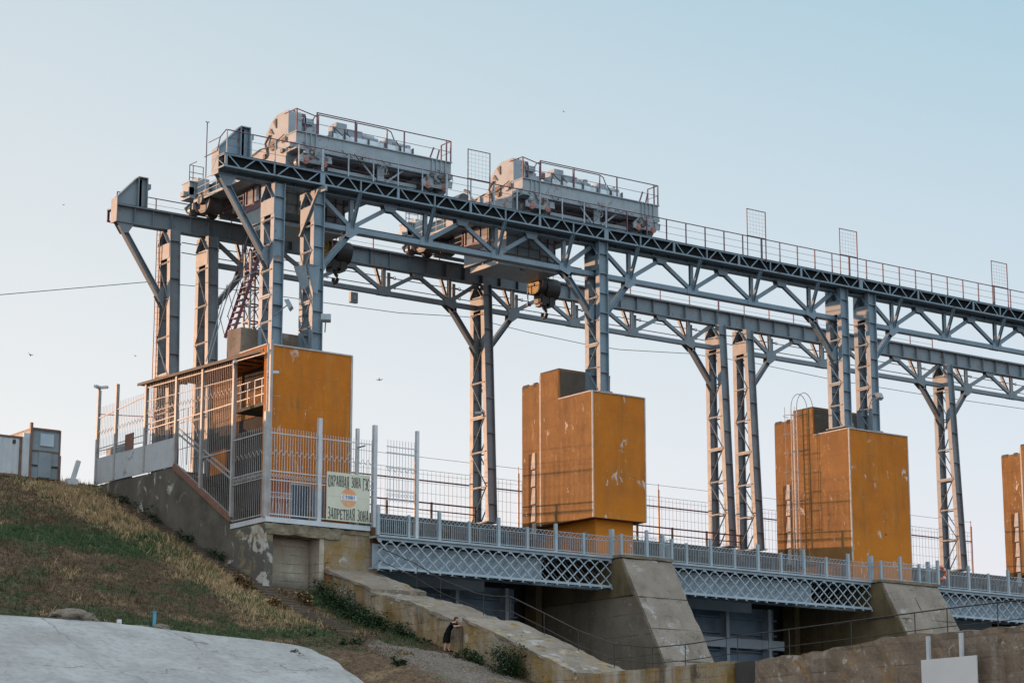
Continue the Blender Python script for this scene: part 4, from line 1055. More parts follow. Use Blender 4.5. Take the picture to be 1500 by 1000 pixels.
def cctv(loc, rz, label, two=False):
    t = thing('security_camera', loc, label, 'security camera', rz=rz)
    m = MB(); m.box(-.05,-.05,-.15,.05,.05,.05); m.build('bracket', M['crane'], t)
    m = MB(); m.box(-.08,-.5,.03,.08,.05,.17); m.cyl((0,-.5,.1),(0,-1,0),.06,.03,10)
    if two: m.box(-.5,-.08,.03,-.05,.08,.17)
    m.build('camera_body', M['white_paint'], t)
cctv((-20.7, 17.4, 9.45), .6, 'security camera on top of the leftmost fence post', True)
cctv((-20.85, 2.1, 8.2), -.4, 'security camera under the cage roof at its right corner post')
cctv((-20.25, -.2, 7.45), 1.2, 'security camera on the corner pipe of the left orange tower')
cctv((XC(0)-.5, 11.6, 9.6), -.8, 'security camera bracket on the tall single rear column', True)

# overhead cable
cpts = [(-120,14,6.5),(-70,14,9.5),(-28.3,14,13.05),(-19.7,14,15.0),(-14,14,15.35),(-8.2,14,15.42),(-3.3,14,15.52),(1.6,14,15.95),(6,14,15.62),(10.5,14,15.43),(13.3,14,15.44),(18.9,14,15.9),(24.3,14,16.0),(31.7,14,15.72),(40,14,15.7),(55,14,15.9)]
m = MB(); m.tube(cpts, .02, 5); tag(m.build('overhead_cable', M['iron']), 'thin sagging overhead cable strung behind the rear columns', 'cable')
# ------------------------------------------------------------------ gantry cranes (local origin at the left end of the front end beam, rail head height)
ZR = 18.72
def crane(X0, label):
    t = thing('gantry_crane', (X0, 0, ZR), label, 'crane'); C = M['crane']
    for Y, nm in ((1.3, 'front'), (BY, 'rear')):
        m = MB(); y0, y1 = Y-.4, Y+.4
        m.box(0,y0,.92,9.6,y1,1.78); m.box(-.03,y0-.09,1.78,9.63,y1+.09,1.83); m.box(-.03,y0-.09,.87,9.63,y1+.09,.92)
        for x in (.55,.85,1.15,8.35,8.62,8.9,9.2): m.box(x-.02,y0-.08,.92,x+.02,y0,1.78)
        m.box(9.6,y0+.2,1.0,9.85,y1-.2,1.25); m.box(-.25,y0+.2,1.0,0,y1-.2,1.25)
        m.build('end_beam', C, t)
        for xb in (.25, 7.75):
            m = MB()
            m.prism([(xb+.1,.22),(xb+1.55,.22),(xb+1.7,.5),(xb+1.35,.87),(xb+.3,.87),(xb-.08,.5)], 'y', y0-.10, y0-.04)
            m.prism([(xb+.1,.22),(xb+1.55,.22),(xb+1.7,.5),(xb+1.35,.87),(xb+.3,.87),(xb-.08,.5)], 'y', y1+.04, y1+.10)
            m.box(xb+.45,y0-.02,.3,xb+1.2,y1+.02,.88); m.cyl((xb+.82,y0-.12,.62),(0,1,0),.16,1.0,14)
            m.box(xb+1.45,y0-.2,.35,xb+1.8,y0-.08,.7); m.box(xb-.1,y0-.16,.2,xb+.12,y0-.06,.55)
            b = m.build('bogie', C, t)
            for xw in (xb+.28, xb+1.38):
                m = MB(); m.cyl((xw,Y-.12,.30),(0,1,0),.34,.24,22); m.cyl((xw,Y-.16,.30),(0,1,0),.29,.32,22); wl = m.build('wheel', M['crane_dark'], b)
                m = MB(); m.cyl((xw,y0-.14,.30),(0,1,0),.185,.08,18); m.cyl((xw,y0-.17,.30),(0,1,0),.1,.05,14); m.build('axle_cap', M['hub'], b)
            m = MB(); m.tube([(xb+.5,y0-.14,.9),(xb+.75,y0-.2,.55),(xb+1.05,y0-.18,.45)], .03, 5); m.tube([(xb+1.5,y0-.14,.8),(xb+1.8,y0-.2,.6),(xb+1.75,y0-.15,.3)], .025, 5); m.build('cable', M['black_steel'], b)
        # centre frame under the end beam
        m = MB()
        m.beam((4.05,Y-.3,.86),(4.9,Y-.3,.06),.10,.05,(0,1,0)); m.beam((6.6,Y-.3,.86),(5.55,Y-.3,.06),.10,.05,(0,1,0)); m.box(5.0,Y-.34,.05,5.4,Y-.26,.86); m.box(2.1,Y-.1,.12,7.6,Y+.1,.30)
        m.build('centre_frame', C, t)
        if nm == 'front':
            m = MB(); m.tube([(5.25+.22*math.cos(a), y0-.12, .62+.22*math.sin(a)) for a in np.linspace(0,2*PI,18)[:-1]], .022, 5, True)
            for a in (0,PI/3,2*PI/3): m.tube([(5.25+.22*math.cos(a),y0-.12,.62+.22*math.sin(a)),(5.25-.22*math.cos(a),y0-.12,.62-.22*math.sin(a))], .014, 5)
            m.build('hand_wheel', C, t)
    # bridge girders and decks
    for x0, x1 in ((1.25,1.75),(7.8,8.3)):
        m = MB(); m.box(x0,1.71,.80,x1,BY-.41,1.75); m.box(x0-.08,1.71,.76,x1+.08,BY-.41,.80); m.box(x0-.08,1.80,1.75,x1+.08,BY-.5,1.79)
        for k in range(8): yy = 2.4+k*1.3; m.box(x0-.07,yy-.015,.80,x0,yy+.015,1.75)
        m.build('bridge_girder', C, t)
    m = MB(); m.box(1.83,1.8,1.66,7.7,12.0,1.72); m.build('bridge_deck', M['crane_dark'], t)
    m = MB(); m.box(.25,2.2,.66,1.16,12.1,.72); m.box(.22,2.2,.58,.28,12.1,.74); m.build('side_walkway', C, t)
    m = MB()
    for z in (1.0,1.35,1.72): m.box(.24,2.2,z,.27,12.1,z+.035)
    for k in range(9): yy = 2.2+k*1.235; m.box(.235,yy-.02,.72,.275,yy+.02,1.75)
    m.build('side_handrail', M['crane'], t)
    m = MB(); m.box(2.2,2.3,.15,7.4,2.4,.86); m.build('dark_skirt', M['crane_dark'], t)
    # hoist drum housings: half discs with ribs, at the left end
    for yc, r_ in ((2.95,1.22),):
        m = MB(); arc = [(yc+r_*math.cos(a), 2.0+r_*math.sin(a)) for a in np.linspace(0.5,PI-.02,22)]
        m.prism([(4.35,.9),(4.35,1.95),(4.22,2.45),(3.85,2.85),(3.45,3.12),(3.05,3.26),(2.05,3.26),(1.95,3.15),(1.95,.9)], 'x', .15, .95)
        hs_ = m.build('hoist_housing', C, t)
        for (a, r0, r1) in ((1.25,.62,1.12),(.62,.55,1.02)):
            m = MB(); m.prism([(yc+r0*math.cos(a),1.95+r0*math.sin(a)),(yc+r1*math.cos(a-.13),1.95+r1*math.sin(a-.13)),(yc+r1*math.cos(a+.13),1.95+r1*math.sin(a+.13))], 'x', .09, .15); m.build('rib', M['crane_rust'], hs_)
        for (ya, yb2, za, zb2) in ((-.9,-.5,1.55,1.8),(.1,.6,1.45,1.9)): m = MB(); m.box(.04,yc+ya,za,.15,yc+yb2,zb2); m.build('lug', M['crane_rust'], hs_)
        m = MB(); m.tube([(.08,yc+.9,1.2),(.02,yc+1.1,1.9),(.1,yc+.8,2.3)], .06, 6); m.build('hose', M['crane_rust'], hs_)
    m = MB(); m.box(.1,2.0,.75,.9,6.4,1.75); m.box(.0,1.9,.15,.7,4.6,.75); m.box(.0,6.4,.5,.8,8.2,1.6); m.build('hoist_base', C, t)
    m = MB(); m.cyl((.4,7.0,2.0),(0,1,0),.42,1.0,18); m.cyl((.4,8.0,2.0),(0,1,0),.25,.35,14); m.tube([(.4,6.2,1.5),(.3,6.3,2.3),(.35,6.9,2.55)], .09, 8); m.build('hoist_motor', M['crane_dark'], t)
    m = MB(); m.cyl((1.9,4.2,2.35),(1,0,0),.62,3.9,22); m.cyl((1.8,4.2,2.35),(1,0,0),.75,.1,22); m.cyl((5.8,4.2,2.35),(1,0,0),.75,.1,22); m.build('rope_drum', M['crane_dark'], t)
    m = MB(); m.box(.95,2.2,1.8,1.9,4.4,2.7); m.box(1.1,2.0,2.7,1.7,3.2,3.0); m.cyl((1.45,2.1,2.2),(0,-1,0),.3,.25,16); m.build('gearbox', C, t)
    # cabinets and long bright cover along the front edge
    m = MB(); m.box(3.0,2.3,2.0,8.1,2.42,2.62); m.build('bright_cover', M['foil'], t)
    for x in (3.0,3.75,5.25,6.3,7.25,8.05): m = MB(); m.box(x-.03,2.2,1.75,x+.03,2.3,2.9 if x in (3.75,) else 2.65); m.build('cover_post', M['crane_dark'], t)
    m = MB(); m.box(2.95,2.5,1.8,8.15,3.4,2.55); m.build('plinth', C, t)
    m = MB(); m.box(3.35,2.45,2.62,4.0,3.1,3.30); m.box(3.2,2.6,2.6,3.3,3.0,3.1); m.box(4.1,2.5,2.62,5.0,3.1,3.08); m.box(4.0,2.6,2.62,4.1,3.0,2.9); m.build('control_cabinet', C, t)
    m = MB(); m.cyl((5.1,2.85,2.85),(1,0,0),.24,.75,14); m.box(5.15,2.6,2.55,5.8,3.1,2.8); m.cyl((5.85,2.85,2.85),(1,0,0),.15,.3,12); m.box(6.2,2.6,2.55,6.35,3.1,2.8); m.build('motor', C, t)
    m = MB(); m.box(6.45,2.5,2.55,7.1,3.1,2.98); m.box(7.1,2.6,2.55,7.25,3.0,2.8); m.cyl((7.25,2.8,2.8),(1,0,0),.2,.6,14); m.box(7.85,2.55,2.4,8.1,3.05,2.9); m.build('brake_unit', C, t)
    m = MB(); m.tube([(3.1,2.25,2.9),(3.5,2.1,2.5),(3.75,2.2,2.75),(4.0,2.1,2.5)], .03, 5); m.tube([(7.0,2.3,2.9),(7.2,2.1,2.4)], .03, 5); m.build('hose', M['black_steel'], t)
    # small fittings: junction boxes, conduits, bolted covers
    rr = random.Random(int(X0*10)+99)
    for k in range(16):
        x = 2.0+rr.random()*6.2; yy = 2.25+rr.random()*1.1; z = 2.55+rr.random()*.15; sx, sy, sz = .08+.22*rr.random(), .08+.2*rr.random(), .12+.36*rr.random()
        m = MB(); m.box(x,yy,z,x+sx,yy+sy,z+sz); m.build('junction_box', rr.choice([C,C,M['crane_rust'],M['crane_dark']]), t)
    for k in range(9):
        x = .2+rr.random()*9; z = 1.0+rr.random()*.3; m = MB(); m.tube([(x,.86,z),(x+.25,.80,z-.2-.2*rr.random()),(x+.5,.86,z-.1),(x+.55,.84,z-.45)], .018, 5); m.build('conduit', M['black_steel'], t)
    for xb in (.25, 7.75):
        for k in range(6):
            x = xb+rr.random()*1.6; z = .3+rr.random()*.5; m = MB(); m.box(x,.66+.05*rr.random(),z,x+.05+.2*rr.random(),.80,z+.05+.15*rr.random()); m.build('bracket', rr.choice([C,M['crane_dark'],M['crane_rust']]), t)
    for k in range(7):
        y0_ = 2.2+k*.9; z = .9+rr.random()*.7; m = MB(); m.box(-.02,y0_,z,.12,y0_+.1+.3*rr.random(),z+.1+.3*rr.random()); m.build('side_fitting', rr.choice([M['crane_rust'],M['crane_dark'],C]), t)
    m = MB(); m.tube([(.05,2.2,1.95),(.0,3.4,1.6),(.05,4.6,1.75),(.02,6.0,1.5)], .03, 5); m.build('side_cable', M['black_steel'], t)
    # handrails
    R = M['rail_red']; y = .9
    m = MB(); m.tube([(.0,y,3.0),(1.25,y,2.78)], .028, 6); m.tube([(.0,y,3.0),(.0,y+1.2,3.02)], .028, 6)
    for x in (0.02,1.23): m.box(x-.03,y-.03,1.83,x+.03,y+.03,2.98)
    m.box(.5,y+1.1,1.83,.58,y+1.18,3.3); m.box(1.15,y+1.1,1.83,1.23,y+1.18,3.1); m.box(.5,y+1.1,3.0,1.2,y+1.16,3.2); m.tube([(.02,y,2.4),(1.23,y,2.35)], .018, 5); m.build('gate_frame', R, t)
    m = MB(); m.tube([(1.2,y,3.0),(9.58,y,3.0)], .03, 6); m.tube([(1.25,y,2.4),(9.58,y,2.4)], .016, 5); m.tube([(9.58,y,3.0),(9.58,y+.9,3.0)], .03, 6); m.tube([(9.58,y,2.4),(9.58,y+.9,2.4)], .018, 5)
    for x in (3.55,6.6,9.3,9.58): m.box(x-.03,y-.03,1.83,x+.03,y+.03,3.0)
    m.box(9.54,y+.86,1.83,9.6,y+.92,3.0); m.build('front_handrail', R, t)
    m = MB(); yb_ = 1.95; m.tube([(1.6,yb_,2.95),(1.75,yb_,3.2),(1.95,yb_,3.3),(6.2,yb_,3.3),(6.45,yb_,3.2),(6.65,yb_,2.8)], .03, 6)
    for x in (1.95,4.3,6.2): m.box(x-.025,yb_-.025,1.83,x+.025,yb_+.025,3.3)
    m.build('inner_handrail', R, t)
    m = MB(); m.beam((8.3,1.0,1.85),(8.55,1.0,2.5),.07,.05,(0,1,0)); m.beam((8.75,1.0,1.85),(8.9,1.0,2.4),.07,.05,(0,1,0)); m.build('lever', R, t)
    # rear end: leg, box, cable drum, ladder rail and mast
    m = MB(); m.box(1.35,11.6,.35,1.6,11.9,1.9); m.box(1.28,11.55,.3,1.34,11.95,1.9); m.build('rear_leg', C, t)
    m = MB(); m.box(.35,11.9,1.05,1.05,12.9,2.0); m.box(-.05,12.2,1.05,.36,12.9,1.5); m.box(.15,12.1,.85,1.1,13.0,1.04); m.build('electric_box', C, t)
    m = MB(); m.cyl((.55,11.3,.52),(1,0,0),.58,2.0,26); m.build('buffer_drum', M['crane_dark'], t)
    m = MB(); m.cyl((.40,11.3,.52),(1,0,0),.66,.14,26); m.cyl((.15,11.3,.60),(1,0,0),.28,.3,18); m.build('drum_flange', M['crane_dark'], t)
    m = MB(); m.tube([(1.2,12.6,1.9),(1.2,12.6,5.5)], .03, 5); m.tube([(1.1,12.6,5.55),(1.2,12.6,5.5),(1.32,12.6,5.55)], .03, 5); m.build('mast', R, t)
    m = MB()
    for z in (2.3,2.6,3.0): m.tube([(.4,13.0,z),(1.25,13.0,z)], .022, 5)
    for x in (.4,.62,1.25): m.tube([(x,13.0,1.9),(x,13.0,3.02)], .025, 5)
    m.tube([(.4,13.0,3.0),(.4,12.2,3.0)], .022, 5); m.build('box_rail', R, t)
    # name plate on the bridge side (worn lettering)
    m = MB(); m.box(1.05,6.9,.86,1.09,9.5,1.36); npl = m.build('name_plate', C, t)
    text_mesh('СТОЛЕ', npl, (1.035, 9.35, .92), .50, M['rail_red'], 'plate_lettering', rot=(PI/2,0,-PI/2), sx=.62)
    # slung operator cabin, machine house, platforms
    z0 = -1.55
    m = MB(); m.box(1.3,5.9,z0,3.4,8.3,-.3); m.box(1.3,5.9,-.3,3.4,6.0,.62); m.box(3.3,6.0,-.3,3.4,8.3,.62); m.box(1.3,8.2,-.3,3.3,8.3,.62); m.box(1.2,5.75,.62,3.5,8.45,.72)
    cab = m.build('operator_cabin', C, t)
    m = MB(); m.box(1.33,6.05,-.26,1.36,8.2,.62); m.build('window_pane', M['glass'], cab)
    m = MB()
    for yy in (6.0,6.72,7.44,8.16): m.box(1.27,yy,-.3,1.35,yy+.07,.62)
    m.box(1.25,6.0,.56,1.35,8.23,.64); m.box(1.25,6.0,-.36,1.35,8.23,-.28); m.box(1.26,5.95,-.72,1.295,8.25,-.4); m.build('window_frame', R, cab)
    m = MB(); m.box(1.45,4.4,z0+.1,3.75,5.85,.70); m.box(1.40,4.35,-.5,1.44,5.9,-.42); m.build('machine_house', C, t)
    m = MB()
    for zz in (-1.0,-.4,.2): m.box(1.44,4.37,zz,3.76,4.39,zz+.03)
    for xx in (2.2,3.0): m.box(xx,4.37,z0+.1,xx+.03,4.39,.70)
    m.build('panel_seam', M['crane_dark'], t)
    m = MB(); m.box(3.9,6.2,-1.5,6.2,6.26,.7); m.build('glazed_screen', M['glass'], t)
    m = MB()
    for x in (3.9,4.5,5.1,5.7,6.2): m.box(x-.03,6.14,-1.5,x+.03,6.19,.72)
    for z in (-1.5,-.7,.1,.7): m.box(3.9,6.13,z-.025,6.2,6.18,z+.025)
    m.build('screen_frame', R, t)
    m = MB(); m.box(.85,4.3,-2.2,5.0,7.0,-2.12); m.box(.82,4.3,-2.2,.86,7.0,-1.93); m.box(.86,4.27,-2.2,5.0,4.31,-2.0); m.build('lower_platform', C, t)
    m = MB()
    for x in (1.5,4.6):
        m.box(x-.06,6.6,-2.12,x+.06,6.72,.8); m.box(x-.06,4.5,-2.12,x+.06,4.62,-1.45)
    m.beam((2.5,4.5,-2.25),(6.0,6.5,-1.7),.07,.07); m.build('hanger', M['crane_dark'], t)
    m = MB(); m.box(1.8,8.6,-.1,3.4,10.6,.6); m.build('rear_house', C, t)
    m = MB()
    for yy in (8.5,9.6,10.7): m.box(1.3,yy-.03,-.2,1.36,yy+.03,.66)
    for z in (-.18,.1,.4): m.box(1.3,8.5,z-.02,1.34,10.7,z+.02)
    m.build('gallery_rail', R, t)
    return t

def glyph(ch):
    """heavy condensed Cyrillic letter in the unit square: a list of quads"""
    Q = []
    def bar(x0, y0, x1, y1): Q.append([(x0,y0),(x1,y0),(x1,y1),(x0,y1)])
    def slant(xb, xt, w, y0=0., y1=1.): Q.append([(xb,y0),(xb+w,y0),(xt+w,y1),(xt,y1)])
    def ring(cx, cy, rx, ry, ix, iy, a0, a1, n=18):
        f = lambda c_, p_: math.copysign(abs(c_)**p_, c_)
        P = [(cx+rx*f(math.cos(math.radians(a0+(a1-a0)*k/n)),.8), cy+ry*f(math.sin(math.radians(a0+(a1-a0)*k/n)),.8), cx+ix*f(math.cos(math.radians(a0+(a1-a0)*k/n)),.8), cy+iy*f(math.sin(math.radians(a0+(a1-a0)*k/n)),.8)) for k in range(n+1)]
        for a, b in zip(P, P[1:]): Q.append([(a[0],a[1]),(b[0],b[1]),(b[2],b[3]),(a[2],a[3])])
    def stem(x0, x1): bar(x0, .06, x1, .94); bar(x0-.07, 0, x1+.07, .06); bar(x0-.07, .94, x1+.07, 1)
    if ch == 'О': ring(.5,.5,.5,.5,.22,.41,0,360,28)
    elif ch == 'С': ring(.5,.5,.5,.5,.22,.41,42,318,24)
    elif ch == 'Э': ring(.5,.5,.5,.5,.22,.41,-140,140,24); bar(.34,.45,.76,.55)
    elif ch == 'З': ring(.48,.74,.46,.26,.18,.18,150,-90,16); ring(.48,.26,.52,.26,.22,.18,90,-150,16); bar(.30,.47,.52,.53)
    elif ch == 'Р': stem(.07,.34); ring(.5,.73,.48,.27,.20,.19,-90,90,12); bar(.34,.92,.52,1); bar(.34,.46,.52,.54)
    elif ch == 'Я': stem(.66,.93); ring(.5,.73,.48,.27,.20,.19,90,270,12); bar(.48,.92,.66,1); bar(.48,.46,.66,.54); slant(.02,.34,.26,0,.46)
    elif ch == 'А': slant(.0,.36,.14); slant(.70,.38,.30); bar(.2,.25,.74,.34)
    elif ch == 'Н': stem(.07,.34); stem(.66,.93); bar(.34,.45,.66,.55)
    elif ch == 'П': stem(.07,.34); stem(.66,.93); bar(.34,.90,.66,1)
    elif ch == 'Г': stem(.14,.42); bar(.42,.90,.95,1); bar(.84,.78,.95,.90)
    elif ch == 'Т': stem(.36,.64); bar(.02,.90,.98,1); bar(.02,.78,.12,.90); bar(.88,.78,.98,.90)
    elif ch == 'Е': stem(.10,.38); bar(.38,.90,.95,1); bar(.38,.0,.95,.10); bar(.38,.45,.78,.55); bar(.85,.10,.95,.2); bar(.85,.8,.95,.9)
    elif ch == 'Х': slant(.0,.70,.26); slant(.70,.0,.30)
    elif ch == 'Й': stem(.07,.34); stem(.66,.93); Q.append([(.34,.1),(.34,.3),(.66,.9),(.66,.7)]); bar(.30,1.06,.70,1.14)
    elif ch == 'Л': slant(.02,.30,.20); stem(.66,.93); bar(.30,.90,.66,1)
    elif ch == '!': bar(.3,.32,.66,1); bar(.3,0,.66,.18)
    return Q
def text_mesh(txt, parent, loc, size, material, name, rot=(PI/2,0,0), sx=1., arch=0., width=None, bold=.0, zs=None):
    W_ = width or size*sx*len(txt); H_ = zs or size*.75; n = len(txt); adv = W_/n; m = MB()
    for k, ch in enumerate(txt):
        for q in glyph(ch):
            P = []
            for (gx, gy) in q:
                x = k*adv + adv*.05 + gx*adv*.88; u = 2*x/W_-1
                if arch > .01: y = H_*((1-gy)*(-arch*u*u) + gy)
                elif arch < -.01: y = H_*gy*(1-arch*u*u)
                else: y = H_*gy
                P.append((x, y, 0))
            m.add(P, [(0,1,2,3)])
    o = m.build(name, material, parent, fix=False); o.location = loc; o.rotation_euler = rot
    return o

c1 = crane(-18.3, 'grey travelling crane at the left end of the runway, over the left tower')
c2 = crane(-3.95, 'grey travelling crane over the middle orange tower, right one of the two cranes')

def hook_block(x, label):
    t = thing('hook_block', (x, 6.5, 16.3), label, 'hook')
    m = MB(); m.cyl((-.75,0,0),(1,0,0),.56,1.5,28); m.cyl((-.2,0,-.1),(1,0,0),.62,.9,28); m.box(-.55,-.3,-1.0,.55,.3,0); m.build('sheave_housing', M['black_steel'], t)
    m = MB()
    for k in range(-4,5):
        z = k*.115; h = math.sqrt(max(0,.53**2-z*z))
        if abs(k) < 5: m.box(-.80,-h,z-.036,-.755,h,z+.036)
    d = m.build('striped_disc', M['yellow'], t)
    m = MB(); m.cyl((-.84,0,.03),(1,0,0),.11,.06,14); m.build('axle', M['black_steel'], t)
    m = MB(); m.cyl((-.62,0,.12),(1,0,0),.60,.08,28); m.build('sheave_rim', M['hub'], t)
    m = MB(); m.box(-.42,-.33,-1.15,-.12,.33,-.55); m.box(.12,-.33,-1.15,.42,.33,-.55); m.cyl((0,0,-1.25),(0,0,1),.16,.5,14); m.build('crosshead', M['black_steel'], t)
    m = MB(); m.tube([(0,0,-1.1),(0,0,-1.3),(-.02,-.16,-1.42),(0,-.22,-1.6),(0,-.08,-1.78),(0,.1,-1.78),(0,.22,-1.62),(0,.2,-1.48)], .10, 10); m.build('hook', M['black_steel'], t)
    for xx in (-.45,-.15,.15,.45):
        m = MB(); m.tube([(xx,-.25,.2),(xx,-.1,2.3)], .018, 5); m.tube([(xx,.25,.2),(xx,.1,2.3)], .018, 5); m.build('rope', M['iron'], t)
    m = MB(); m.box(-.95,.35,-.95,-.9,.4,.1); m.box(-1.0,.3,-1.15,-.75,.4,-1.0); m.build('side_bracket', M['rail_red'], t)
    return t
hook_block(1.75, 'black hook block with yellow striped disc hanging beside the middle tower column')
hook_block(-12.35, 'black hook block with yellow striped disc half hidden behind the second column')
# ------------------------------------------------------------------ barred stair cage and fences of the left tower
W = M['white_paint']
def bars(t, X, ya, yb, zlo, zhi, mt_, step=.125, rails=(), zig=None, name='bar_panel', w=.016):
    step = .19
    """panel of upright bars in the plane x = X between two posts; zlo / zhi / rails are functions of y"""
    m = MB(); n = max(1, round((yb-ya)/step))
    for k in range(n):
        y = ya + (k+.5)*(yb-ya)/n
        m.box(X-w/2, y-w/2, zlo(y), X+w/2, y+w/2, zhi(y))
    for f, th in rails: m.beam((X-.02, ya, f(ya)), (X-.02, yb, f(yb)), .04, th)
    if zig is not None:
        for k in range(n):
            y0_, y1_ = ya + k*(yb-ya)/n, ya + (k+1)*(yb-ya)/n
            a, b = (.0, .26) if k % 2 else (.26, .0)
            m.beam((X-.025,y0_,zig(y0_)+a), (X-.025,y1_,zig(y1_)+b), .02, .02)
    return m.build(name, mt_, t)
roof = lambda y: 8.52 + (y+.9)*.031
curb = lambda y: .52 + (y-2.2)*.575 if y > 2.2 else .30
t = thing('stair_cage', (-20.72, 0, 0), 'tall cage of pale bars with sloping roof enclosing the stairs beside the left orange tower', 'cage')
for y, zb in ((2.28,.45),(5.5,2.3),(8.3,3.9),(11.7,4.15)):
    m = MB(); m.box(-.09,y-.09,zb,.09,y+.09,roof(y)-.02); m.build('post', M['cage'], t)
m = MB(); m.beam((.75,.4,roof(.4)+.02),(.75,12.4,roof(12.4)+.02),1.8,.05); m.beam((-.2,-.85,roof(-.85)-.06),(-.2,12.4,roof(12.4)-.06),.05,.14); m.build('roof_sheet', M['roofing'], t)
for k in range(13): y = .45+k*.98; m = MB(); m.box(-.14,y-.04,roof(y)-.12,1.6,y+.04,roof(y)-.03); m.build('roof_batten', M['roofing'], t)
m = MB(); m.beam((-.05,-.8,roof(-.8)-.2),(-.05,2.2,roof(2.2)-.2),.06,.06); m.build('lintel', M['cage'], t)
rr = [(lambda y: roof(y)-.30,.06),(lambda y: roof(y)-1.05,.035),(lambda y: 6.33,.06)]
bars(t, 0, 2.38, 5.41, lambda y: curb(y)+.02, lambda y: roof(y)-.04, M['cage'], .125, rr+[(lambda y: 4.0+.0*y,.05)], lambda y: roof(y)-1.75)
bars(t, 0, 5.59, 8.21, lambda y: curb(y)+.02, lambda y: roof(y)-.04, M['cage'], .125, rr, lambda y: roof(y)-1.75)
bars(t, 0, 8.39, 11.61, lambda y: 5.5, lambda y: roof(y)-.04, M['cage'], .125, rr+[(lambda y: 6.62,.05),(lambda y: 7.2,.03)], lambda y: roof(y)-1.75)
m = MB()
for d in (0,-.28): m.beam((.06,2.3,2.75+d),(.06,8.2,5.95+d),.06,.08)
m.build('stair_handrail', M['cage'], t)
m = MB(); m.beam((.05,2.2,.62),(.05,8.2,4.05),.05,.08); m.build('bottom_rail', M['cage'], t)
m = MB()
for z in (5.2,5.9,6.6,7.3): m.box(1.2,8.7,z,1.22,11.4,z+.03)
for y in np.arange(8.8,11.4,.5): m.box(1.2,y,4.3,1.22,y+.03,7.3)
m.build('inner_rail', M['rail_red'], t)
for (xa, ya, xb, yb, za) in ((1.0,4.8,1.1,6.4,3.3),): 
    m = MB(); m.box(xa,ya,za,xb,yb,za+1.2); m.build('stored_panel', M['ochre'], t)

t = thing('bar_fence', (-20.72, 0, 0), 'short sunlit bar fence between the cage post and the platform corner post', 'fence')
m = MB(); m.box(-.1,-1.06,.3,.1,-.86,5.42); m.build('post', M['cage'], t)
m = MB(); m.box(.12,-1.02,.3,.26,-.88,9.0); m.build('post', M['cage'], t)
bars(t, 0, -.85, 2.18, lambda y: .34, lambda y: 4.72, M['cage'], .125, [(lambda y: 4.42,.06),(lambda y: 2.55,.06),(lambda y: 2.2,.05),(lambda y: .42,.05)], lambda y: 3.35)
m = MB()
for k in range(22): y = -.8+k*.135; m.beam((-.03,y,2.25),(-.03,y+.07,2.5),.018,.018); m.beam((-.03,y+.07,2.5),(-.03,y+.135,2.25),.018,.018)
m.build('ornament', M['cage'], t)
t = thing('bar_fence', (-20.72, 14.5, 4.1), 'pale bar fence above the white parapet at the top of the bank, farthest left', 'fence')
for y, h in ((.65,5.28),(2.85,5.28)): m = MB(); m.box(-.09,y-.08,.1,.09,y+.08,h); m.build('post', M['cage'], t)
for ya, yb in ((-2.7,.55),(.75,2.75)): bars(t, 0, ya, yb, lambda y: 1.6, lambda y: 4.3 , M['cage'], .125, [(lambda y: 3.9-.07*y,.05),(lambda y: 2.0,.04),(lambda y: 1.75+.05*y,.04)], lambda y: 2.75, w=.014)
m = MB(); m.beam((1.5,-2.6,3.1),(-.0,2.8,3.95),.05,.05); m.build('tie_rail', M['rail_red'], t)

def front_panel(t, xa, xb, Y, zlo, zhi, rails, zig, orn, mt_=None, step=.125):
    m = MB(); n = round((xb-xa)/step)
    for k in range(n):
        x = xa+(k+.5)*(xb-xa)/n; m.box(x-.009,Y-.009,zlo,x+.009,Y+.009,zhi)
    for z in rails: m.box(xa,Y-.035,z-.025,xb,Y-.012,z+.025)
    for k in range(n):
        a, b = (.0,.26) if k % 2 else (.26,.0); x0_, x1_ = xa+k*(xb-xa)/n, xa+(k+1)*(xb-xa)/n
        if zig: m.beam((x0_,Y-.02,zig+a),(x1_,Y-.02,zig+b),.018,.018)
    if orn:
        for k in range(n*1):
            x = xa+(k+.5)*(xb-xa)/n; r_ = .075
            m.tube([(x+r_*math.cos(a), Y-.03, orn+r_*math.sin(a)) for a in np.linspace(0,2*PI,9)[:-1]], .011, 4, True)
    return m.build('bar_panel', mt_ or W, t)
t = thing('bar_fence', (-20.6, -1.0, 0), 'white bar fence with zigzag ornament along the platform front before the orange wall', 'fence')
for x in (2.86, 6.08): m = MB(); m.box(x-.10,-.1,.28,x+.10,.1,5.40); m.build('post', W, t)
front_panel(t, .1, 2.76, 0, .42, 4.68, (4.40,2.55,2.12,.46), 3.35, 2.32, step=.15)
front_panel(t, 2.96, 5.98, 0, .42, 4.62, (4.40,2.55,2.12,.46), 3.35, 2.32, step=.15)
m = MB(); m.box(5.50,.75,.28,5.66,.9,5.3); m.build('post', W, t)
m = MB(); m.box(5.55,.1,4.3,5.60,.8,4.36); m.box(5.55,.1,2.5,5.60,.8,2.55); m.build('return_rail', M['rail_red'], t)
t = thing('bar_fence', (-14.4, -1.8, 0), 'pale bar fence rising above the footbridge railing right of the warning sign', 'fence')
m = MB(); m.box(1.8,-.08,-.2,1.96,.08,5.2); m.build('post', W, t)
front_panel(t, .05, 1.8, 0, 1.5, 4.6, (4.25,3.95,3.2,2.05,1.6), 3.0, 1.85, step=.17)
t = thing('stair_gate', (-20.5, -1.25, .3), 'low white gate panel with ring band standing behind the fence at the orange wall foot', 'gate') if False else None
t = thing('gate_panel', (-20.45, -.55, .32), 'low white ornamental panel of slanting bars behind the platform fence', 'panel')
m = MB()
for k in range(14): x = .05+k*.1; m.beam((x,0,.05),(x+.06*(1 if k%2 else -1),0,1.05),.018,.018)
